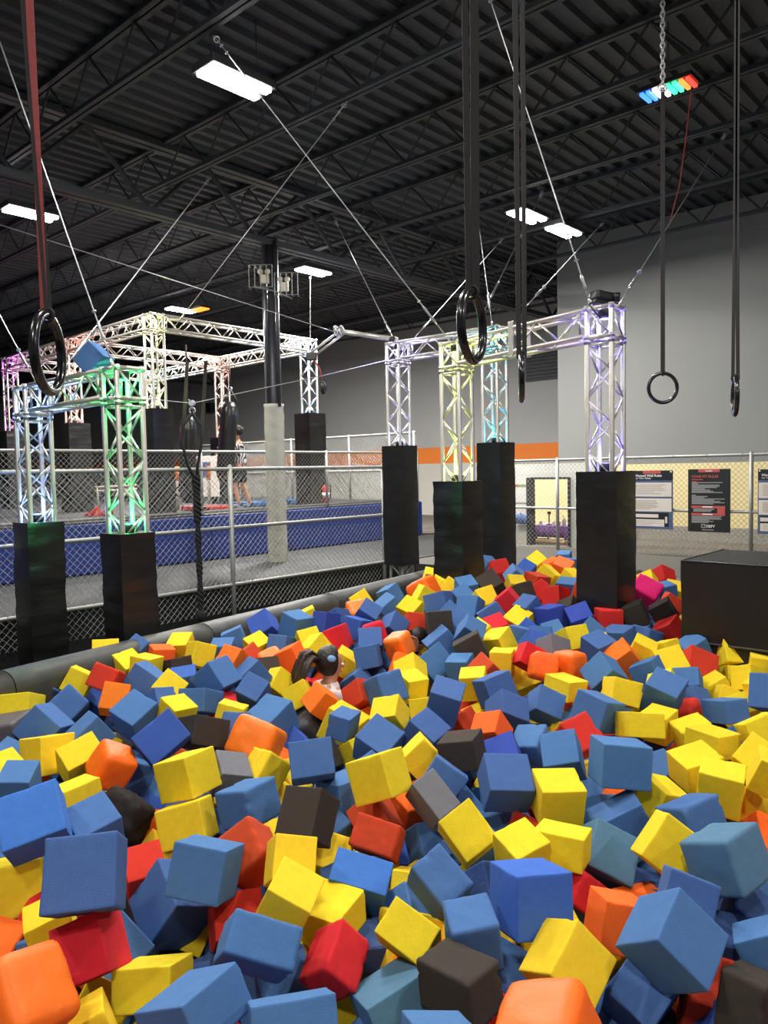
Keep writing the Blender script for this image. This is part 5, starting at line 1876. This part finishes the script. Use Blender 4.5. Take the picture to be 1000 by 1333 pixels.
Y- 1.547 7.313 0.550 -0.456 -0.139 0.422 0.771 0.180 0.179 0.171
R- 1.340 6.497 0.538 -0.415 0.830 0.090 0.361 0.149 0.154 0.147
R- 1.401 6.275 0.524 0.086 0.399 -0.900 0.154 0.178 0.167 0.165
B- 1.563 6.549 0.550 0.844 0.090 -0.104 0.518 0.154 0.167 0.164
R- 1.632 6.236 0.534 0.345 0.468 0.419 -0.697 0.194 0.197 0.178
L- 1.860 6.596 0.550 0.430 -0.193 -0.799 0.374 0.174 0.170 0.189
K- 1.766 6.007 0.514 0.331 -0.068 -0.896 0.288 0.152 0.146 0.149
N- 1.239 5.733 0.462 -0.067 -0.491 -0.868 -0.025 0.174 0.171 0.187
N- 1.442 5.645 0.471 -0.946 -0.267 0.182 -0.010 0.168 0.169 0.159
K- 1.453 6.052 0.463 0.472 0.319 -0.076 -0.818 0.144 0.154 0.150
R- 1.635 5.590 0.470 -0.022 -0.024 0.709 0.705 0.162 0.165 0.166
Y- 1.602 5.945 0.469 0.481 -0.532 0.392 -0.577 0.142 0.152 0.151
R- 1.624 5.770 0.495 -0.921 -0.364 0.138 -0.032 0.144 0.153 0.144
K- 1.834 5.601 0.504 -0.682 0.673 -0.005 0.286 0.160 0.171 0.152
R- 1.796 5.826 0.504 0.382 -0.917 0.049 0.103 0.157 0.147 0.142
Y- 1.312 5.336 0.389 0.217 0.959 0.172 0.064 0.170 0.165 0.163
G- 1.086 4.963 0.397 0.833 -0.274 -0.101 -0.470 0.156 0.166 0.163
B- 1.085 5.345 0.391 0.250 0.959 -0.128 -0.032 0.156 0.149 0.153
B- 1.405 5.046 0.388 -0.177 0.840 -0.507 -0.078 0.170 0.163 0.163
B- 1.637 5.348 0.372 0.073 0.392 0.915 0.065 0.188 0.176 0.177
Y- 1.480 5.232 0.331 -0.041 -0.219 0.394 0.892 0.158 0.149 0.148
O- 1.519 4.890 0.358 -0.576 -0.387 -0.202 -0.691 0.163 0.155 0.168
Y- 1.687 5.019 0.371 -0.204 -0.189 0.142 -0.950 0.150 0.148 0.156
B- 1.479 5.456 0.419 0.358 -0.232 -0.900 0.092 0.142 0.154 0.142
B- 1.207 5.514 0.382 -0.051 0.142 -0.927 -0.344 0.146 0.157 0.144
N- 1.066 5.641 0.375 0.491 0.003 -0.527 0.694 0.147 0.145 0.152
R- 0.906 4.840 0.390 -0.315 -0.724 0.612 0.038 0.142 0.145 0.141
R- 2.568 7.063 0.550 0.472 -0.141 0.320 0.809 0.171 0.170 0.170
K- 2.319 6.977 0.539 -0.784 0.596 0.160 -0.061 0.142 0.152 0.147
Y- 2.342 6.801 0.557 0.014 0.754 0.524 0.396 0.152 0.142 0.146
T- 2.114 6.520 0.550 -0.726 0.176 -0.328 0.579 0.142 0.142 0.146
Pc 2.096 6.193 0.551 0.370 0.818 0.238 0.371 0.210 0.216 0.213
B- 2.303 6.283 0.551 0.608 -0.465 0.444 -0.466 0.156 0.145 0.144
Y- 2.438 6.437 0.524 0.471 0.727 0.205 0.454 0.146 0.157 0.150
R- 2.191 5.848 0.522 -0.189 0.729 0.616 -0.230 0.151 0.155 0.146
M- 2.069 5.675 0.503 -0.708 -0.430 -0.236 -0.508 0.152 0.155 0.157
R- 2.050 5.505 0.383 0.457 0.149 -0.799 0.360 0.173 0.181 0.169
Bc 1.849 5.413 0.363 -0.214 -0.544 -0.173 0.793 0.155 0.156 0.165
Y- 2.549 5.501 0.358 0.341 -0.246 0.900 0.114 0.187 0.194 0.191
R- 2.187 5.313 0.323 0.628 -0.128 -0.201 -0.741 0.157 0.156 0.142
R- 2.328 5.424 0.312 -0.464 -0.560 -0.193 0.659 0.156 0.155 0.143
B- 2.074 5.129 0.344 0.707 -0.357 0.349 -0.501 0.154 0.166 0.164
Y- 1.874 5.099 0.343 0.627 0.578 -0.461 -0.246 0.148 0.148 0.142
Y- 1.798 4.831 0.325 0.362 0.924 -0.022 0.119 0.176 0.176 0.166
Y- 2.287 5.063 0.333 0.711 -0.141 -0.638 0.257 0.178 0.182 0.175
B- 2.469 5.024 0.364 0.645 -0.521 -0.369 -0.421 0.156 0.145 0.153
B- 2.734 5.469 0.426 -0.910 0.022 -0.413 -0.029 0.153 0.153 0.152
B- 1.314 4.604 0.336 0.008 -0.424 -0.298 0.855 0.180 0.168 0.167
B- 1.621 4.694 0.309 -0.303 0.216 -0.051 -0.927 0.164 0.159 0.166
Y- 1.642 4.495 0.282 0.493 -0.673 -0.494 0.245 0.158 0.153 0.151
B- 0.472 4.876 0.324 0.191 0.101 0.627 0.748 0.150 0.143 0.149
Rc 0.617 4.747 0.331 0.494 0.783 -0.165 0.339 0.143 0.145 0.156
Y- 0.746 4.910 0.348 -0.583 -0.406 0.576 -0.404 0.155 0.141 0.145
Y- 0.523 4.583 0.301 -0.571 0.524 0.526 -0.351 0.143 0.158 0.153
R- -0.458 5.060 0.139 0.019 -0.011 -0.014 -1.000 0.148 0.142 0.143
O- -0.394 4.471 0.241 0.878 0.225 -0.384 0.174 0.148 0.148 0.148
R- -0.161 4.555 0.248 -0.267 -0.259 0.856 0.359 0.150 0.147 0.158
B- -0.198 5.036 0.195 -0.511 0.161 -0.444 0.718 0.147 0.145 0.142
B- -0.783 4.419 0.324 0.718 0.118 -0.542 -0.421 0.152 0.144 0.148
D- -0.963 4.752 0.191 0.493 0.320 -0.808 -0.032 0.157 0.149 0.153
R- -0.949 4.495 0.211 0.291 -0.456 0.651 -0.532 0.144 0.141 0.159
Y- -1.312 4.537 0.318 0.286 -0.154 -0.862 -0.389 0.158 0.153 0.148
B- -1.308 4.334 0.282 -0.307 -0.462 0.050 -0.831 0.154 0.144 0.154
Y- -1.154 4.128 0.293 -0.272 0.532 -0.235 -0.767 0.155 0.149 0.151
Y- -0.876 4.199 0.247 -0.111 -0.084 0.656 -0.742 0.146 0.156 0.145
B- -0.818 4.030 0.234 -0.948 0.291 -0.036 -0.121 0.146 0.142 0.154
D- 0.418 4.860 0.049 -0.539 -0.256 -0.764 -0.246 0.156 0.143 0.146
D- 0.530 4.962 0.144 -0.242 0.775 0.045 -0.581 0.151 0.147 0.149
B- 0.185 4.606 0.088 -0.076 -0.201 -0.074 0.974 0.159 0.155 0.150
D- 0.649 3.244 -0.143 0.087 -0.207 -0.820 -0.527 0.147 0.149 0.155
D- 0.360 2.692 0.078 0.889 0.344 0.254 0.166 0.157 0.157 0.144
D- 1.035 2.393 0.054 -0.047 0.150 -0.122 0.980 0.157 0.155 0.149
D- -0.651 2.396 -0.067 0.390 -0.444 -0.686 -0.425 0.142 0.155 0.156
D- -0.110 2.565 -0.060 -0.039 -0.673 -0.127 0.727 0.149 0.145 0.145
K- -0.351 3.987 0.095 0.767 0.587 -0.248 0.072 0.141 0.154 0.145
B- -0.102 3.718 0.095 -0.127 0.873 -0.295 0.368 0.149 0.152 0.149
B- 1.341 3.298 -0.023 -0.686 0.578 -0.441 0.004 0.141 0.157 0.157
Y- 2.157 4.416 0.063 0.293 0.881 -0.366 0.066 0.141 0.149 0.151
B- 1.319 2.669 0.014 -0.368 -0.058 0.452 -0.810 0.150 0.154 0.148
Y- -1.121 2.382 -0.150 -0.341 -0.211 0.317 -0.860 0.152 0.156 0.144
B- 0.589 2.297 -0.097 0.784 0.173 0.293 -0.519 0.152 0.153 0.149
N- -1.933 4.956 0.170 -0.531 0.421 -0.349 0.647 0.149 0.146 0.144
D- 0.005 5.377 0.210 -0.261 -0.681 -0.545 0.414 0.148 0.144 0.151
D- 0.461 5.219 0.185 -0.402 -0.399 -0.630 0.531 0.156 0.150 0.141
D- -0.822 4.627 0.173 -0.268 -0.609 0.747 -0.016 0.153 0.147 0.150
D- 0.621 3.976 -0.024 0.107 0.640 -0.686 0.329 0.158 0.151 0.146
B- 1.091 4.480 0.064 0.187 0.209 0.669 -0.688 0.149 0.156 0.159
B- 1.973 4.694 0.043 -0.223 0.788 0.325 -0.474 0.155 0.157 0.155
Y- 2.244 4.538 0.233 -0.625 0.700 0.299 -0.174 0.156 0.144 0.151
Y- 2.254 4.735 0.248 0.571 -0.335 0.748 0.040 0.154 0.143 0.148
B- 0.844 4.566 0.001 -0.758 -0.112 0.121 0.631 0.153 0.153 0.158
'''
# ------------------------------------------------------------------ foam cubes
def foam_mesh(name, seed, kind):
    rnd = random.Random(seed)
    if kind == 'soft':
        n = 13
        g_ = [-.5 + i / (n - 1) for i in range(n)]
        rad = .15
    elif kind in ('chewed', 'lump'):
        n = 15
        g_ = [-.5 + i / (n - 1) for i in range(n)]
        rad = .035 if kind == 'chewed' else .16
    else:
        g_ = [-.5, -.478, -.44, -.32, -.16, 0, .16, .32, .44, .478, .5]
        rad = .022
    n = len(g_)
    idx = {}
    vs = []
    fs = []
    chips = []
    for _ in range({'plain': 3, 'chewed': 6, 'lump': 12, 'soft': 0}[kind]):
        ax = rnd.randrange(3)
        p = [rnd.choice((-.5, .5)) for _ in range(3)]
        p[ax] = rnd.uniform(-.5, .5)
        chips.append((Vector(p), rnd.uniform(.05, .09) if kind == 'plain' else rnd.uniform(.06, .13) if kind == 'chewed' else rnd.uniform(.1, .24)))
    off = Vector((seed * 7.3, seed * 3.1, 0))

    def vert(p):
        k = tuple(round(c, 5) for c in p)
        if k in idx:
            return idx[k]
        p = Vector(p)
        lim = .5 - rad
        q = Vector([max(-lim, min(lim, c)) for c in p])
        d = p - q
        if d.length > 1e-6:
            d = d.normalized() * rad
        o = q + d
        if kind == 'soft':
            bul = (1 - (2 * p.x) ** 2) * (1 - (2 * p.y) ** 2) + (1 - (2 * p.y) ** 2) * (1 - (2 * p.z) ** 2) + (1 - (2 * p.z) ** 2) * (1 - (2 * p.x) ** 2)
            o *= 1 + .05 * bul
            o += o.normalized() * (.022 * noise.noise(o * 3 + off) + .014 * abs(noise.noise(o * 6 + off)))
        else:
            amp = .010 if kind == 'plain' else .014 if kind == 'chewed' else .05
            o += Vector((noise.noise(o * 2.2 + off), noise.noise(o * 2.2 + off + Vector((9, 0, 0))), noise.noise(o * 2.2 + off + Vector((0, 9, 0))))) * amp
            if kind != 'plain':
                o += o.normalized() * ((.010 if kind == 'chewed' else .045) * noise.noise(o * 9 + off))
            for c, r in chips:
                e = o - c
                if e.length < r:
                    o -= c.normalized() * ((r - e.length) * (.55 if kind == 'plain' else .6))
        idx[k] = len(vs)
        vs.append(tuple(o))
        return idx[k]
    for ax in range(3):
        for sg in (-.5, .5):
            for i in range(n - 1):
                for j in range(n - 1):
                    qd = []
                    for (a, b) in ((i, j), (i + 1, j), (i + 1, j + 1), (i, j + 1)):
                        p = [0, 0, 0]
                        p[ax] = sg
                        p[(ax + 1) % 3] = g_[a]
                        p[(ax + 2) % 3] = g_[b]
                        qd.append(vert(p))
                    if sg < 0:
                        qd.reverse()
                    fs.append(tuple(qd))
    mb = MB()
    mb.v, mb.f = vs, fs
    me = mb.mesh(name, True)
    me.materials.append(MATS['foam_B'])
    return me


VAR = {'-': [foam_mesh('foam_plain', s, 'plain') for s in range(7)],
       'c': [foam_mesh('foam_chewed', s + 20, 'chewed') for s in range(5)],
       'm': [foam_mesh('foam_lump', 33, 'lump')],
       's': [foam_mesh('foam_soft', s + 40, 'soft') for s in range(3)]}
random.seed(21)
LANDMARKS = [
    (Vector((T5.base.x, T5.base.y, .5)), .62, 'by the violet tower pad'),
    (Vector((T3.base.x, T3.base.y, .5)), .60, 'by the creased yellow tower pad'),
    (Vector((T6.base.x, T6.base.y, .5)), .75, 'by the tall cyan tower pad'),
    (Vector((GIRL.org.x, GIRL.org.y, .5)), .42, 'by the buried girl'),
]


def where(p):
    for c, r, s in LANDMARKS:
        if (Vector((p.x, p.y, 0)) - Vector((c.x, c.y, 0))).length < r:
            return s
    if 0 < (Vector((p.x, p.y, 0)) - A).dot(-E2) < 1.9 and abs((Vector((p.x, p.y, 0)) - A).dot(E1)) < .45:
        return 'beside the black vinyl box'
    # distance to the left rim line
    a_ = Vector((-3.88, 1.78, 0))
    d_ = (Vector((1.17, 9.48, 0)) - a_).normalized()
    v_ = Vector((p.x, p.y, 0)) - a_
    if abs(v_.cross(d_).z) < .62:
        return 'along the padded pit rim'
    return None


def foam_cube(code, fl, p, q, s, rnd, near=None):
    me = rnd.choice(VAR['m' if (code == 'M' and fl == 'c') else 's' if fl == 's' else 'c' if fl == 'c' else '-'])
    o = bpy.data.objects.new('foam_cube', me)
    COL.objects.link(o)
    o.location = p
    o.rotation_mode = 'QUATERNION'
    o.rotation_quaternion = q
    o.scale = s
    o.material_slots[0].link = 'OBJECT'
    o.material_slots[0].material = MATS['foam_' + code]
    col = FOAM[code][1]
    w_ = where(p)
    kind = {'s': 'soft rounded foam cube', 'c': 'torn foam cube', '-': 'foam cube'}[fl]
    if w_ and near:
        lab = '%s %s %s, touching %s and %s' % (col, kind, w_, near[0], near[1])
    elif w_:
        lab = '%s %s %s' % (col, kind, w_)
    elif near:
        lab = '%s %s in the pit, touching %s and %s cubes' % (col, kind, near[0], near[1])
    else:
        lab = '%s %s in the open pit' % (col, kind)
    if len(lab.split()) > 16:
        lab = '%s %s %s, touching %s' % (col, kind, w_ or 'in the pit', near[0])
    tag(o, lab, 'foam cube', '%s %ss %s' % (col, kind, w_ if w_ else 'in the open pit'))
    return o


rnd = random.Random(77)
rows = []
for ln in CUBES.strip().split('\n'):
    f_ = ln.split()
    v = [float(x) for x in f_[1:]]
    rows.append((f_[0][0], f_[0][1], Vector(v[0:3]), Quaternion(v[3:7]), v[7:10]))
# rank by how large each shows; the largest 300 are individuals
rank = sorted(range(len(rows)), key=lambda i: (rows[i][0] == 'D', (rows[i][2] - EYE).length / max(rows[i][4])))
indiv = set(rank[:304])
rest = []
clear = [(GIRL.org.x, GIRL.org.y)]
for i, (c, fl, p, q, s) in enumerate(rows):
    if i in indiv:
        nb_ = sorted(range(len(rows)), key=lambda j: (rows[j][2] - p).length if j != i else 99)[:4]
        cn = []
        for j in nb_:
            w_ = FOAM[rows[j][0]][1]
            if w_ not in cn and w_ != FOAM[c][1]:
                cn.append(w_)
        if len(cn) == 1:
            cn.append('other ' + FOAM[c][1])
        foam_cube(c, fl, p, q, s, rnd, cn[:2] if len(cn) >= 2 else None)
    else:
        rest.append((c, fl, p, q, s))
# one blue cube left on the beam of the green tower
pq = at_y(122, 468, 5.75)
o = foam_cube('B', '-', pq, Quaternion((0.70, 0.28, 0.25, 0.60)).normalized(), (.17, .17, .19), rnd)
o['label'] = 'blue foam cube perched on the truss beam of the green tower'
o['group'] = 'foam cube on the truss'

# deeper filling, too many to count: one object
fill = MB()
fmat = []
codes = 'BBBBBYYYRNODKBY'
fcols = ['B', 'Y', 'R', 'N', 'O', 'D', 'K', 'T', 'G', 'L', 'S', 'W', 'M', 'P']


def fill_cube(code, p, q, s):
    R = q.to_matrix()
    h = .5
    b = .03
    vs = []
    n0 = len(fill.f)
    fill.box(p, s, R)
    fmat.extend([fcols.index(code)] * (len(fill.f) - n0))


for (c, fl, p, q, s) in rest:
    fill_cube(c, p, q, s)
a_ = Vector((-3.88, 1.78, 0))
d_ = (Vector((1.17, 9.48, 0)) - a_).normalized()
ev = Vector((1.45, 9.36, 0))
ed = (Vector((5.6, 5.63, 0)) - ev).normalized()
y = 1.25
tall = [(r[2].x, r[2].y, r[2].z) for r in rows]
while y < 9.6:
    x = -4.0
    while x < 4.8:
        px_ = x + rnd.uniform(-.05, .05)
        py_ = y + rnd.uniform(-.05, .05)
        v_ = Vector((px_, py_, 0)) - a_
        w_ = Vector((px_, py_, 0)) - ev
        ok = d_.cross(v_).z < -.30 and ed.cross(w_).z < -.28
        bxv = Vector((px_, py_, 0)) - A
        if bxv.dot(-E2) > -.12 and bxv.dot(E1) > -.14:
            ok = False
        if any((Vector((px_, py_, 0)) - Vector((q_.base.x, q_.base.y, 0))).length < .34 for q_ in (T3, T5, T6)):
            ok = False
        if (Vector((px_, py_, 0)) - Vector((KID.x, KID.y, 0))).length < .25:
            ok = False
        if (Vector((px_, py_, 0)) - Vector((GIRL.org.x, GIRL.org.y, 0))).length < .30:
            ok = False
        if ok:
            t_ = min(1, max(0, (py_ - 3.2) / 3.3))
            zs = .27 + .28 * t_ * t_ * (3 - 2 * t_)
            # keep below the listed cubes around this spot
            near = [c[2] for c in tall if abs(c[0] - px_) < .16 and abs(c[1] - py_) < .16]
            zt_ = min(near) - .17 if near else zs - .09
            zt_ = min(zt_, zs - .30)
            lv = 0
            z = zt_
            while z > PIT + .1 and lv < 3:
                qq = Quaternion((rnd.gauss(0, 1), rnd.gauss(0, 1), rnd.gauss(0, 1), rnd.gauss(0, 1))).normalized()
                fill_cube(rnd.choice(codes), Vector((px_, py_, z)), qq, (.185, .185, .185))
                z -= .2
                lv += 1
        x += .215
    y += .215
fm = fill.mesh('foam_filling')
for c in fcols:
    fm.materials.append(MATS['foam_' + c])
fm.polygons.foreach_set('material_index', fmat)
fo = link('foam_cube_filling', fm)
bv = fo.modifiers.new('bevel', 'BEVEL')
bv.width = .006
bv.segments = 1
tag(fo, 'deeper layer of mixed coloured foam cubes filling the pit', 'foam cubes', None, 'stuff')
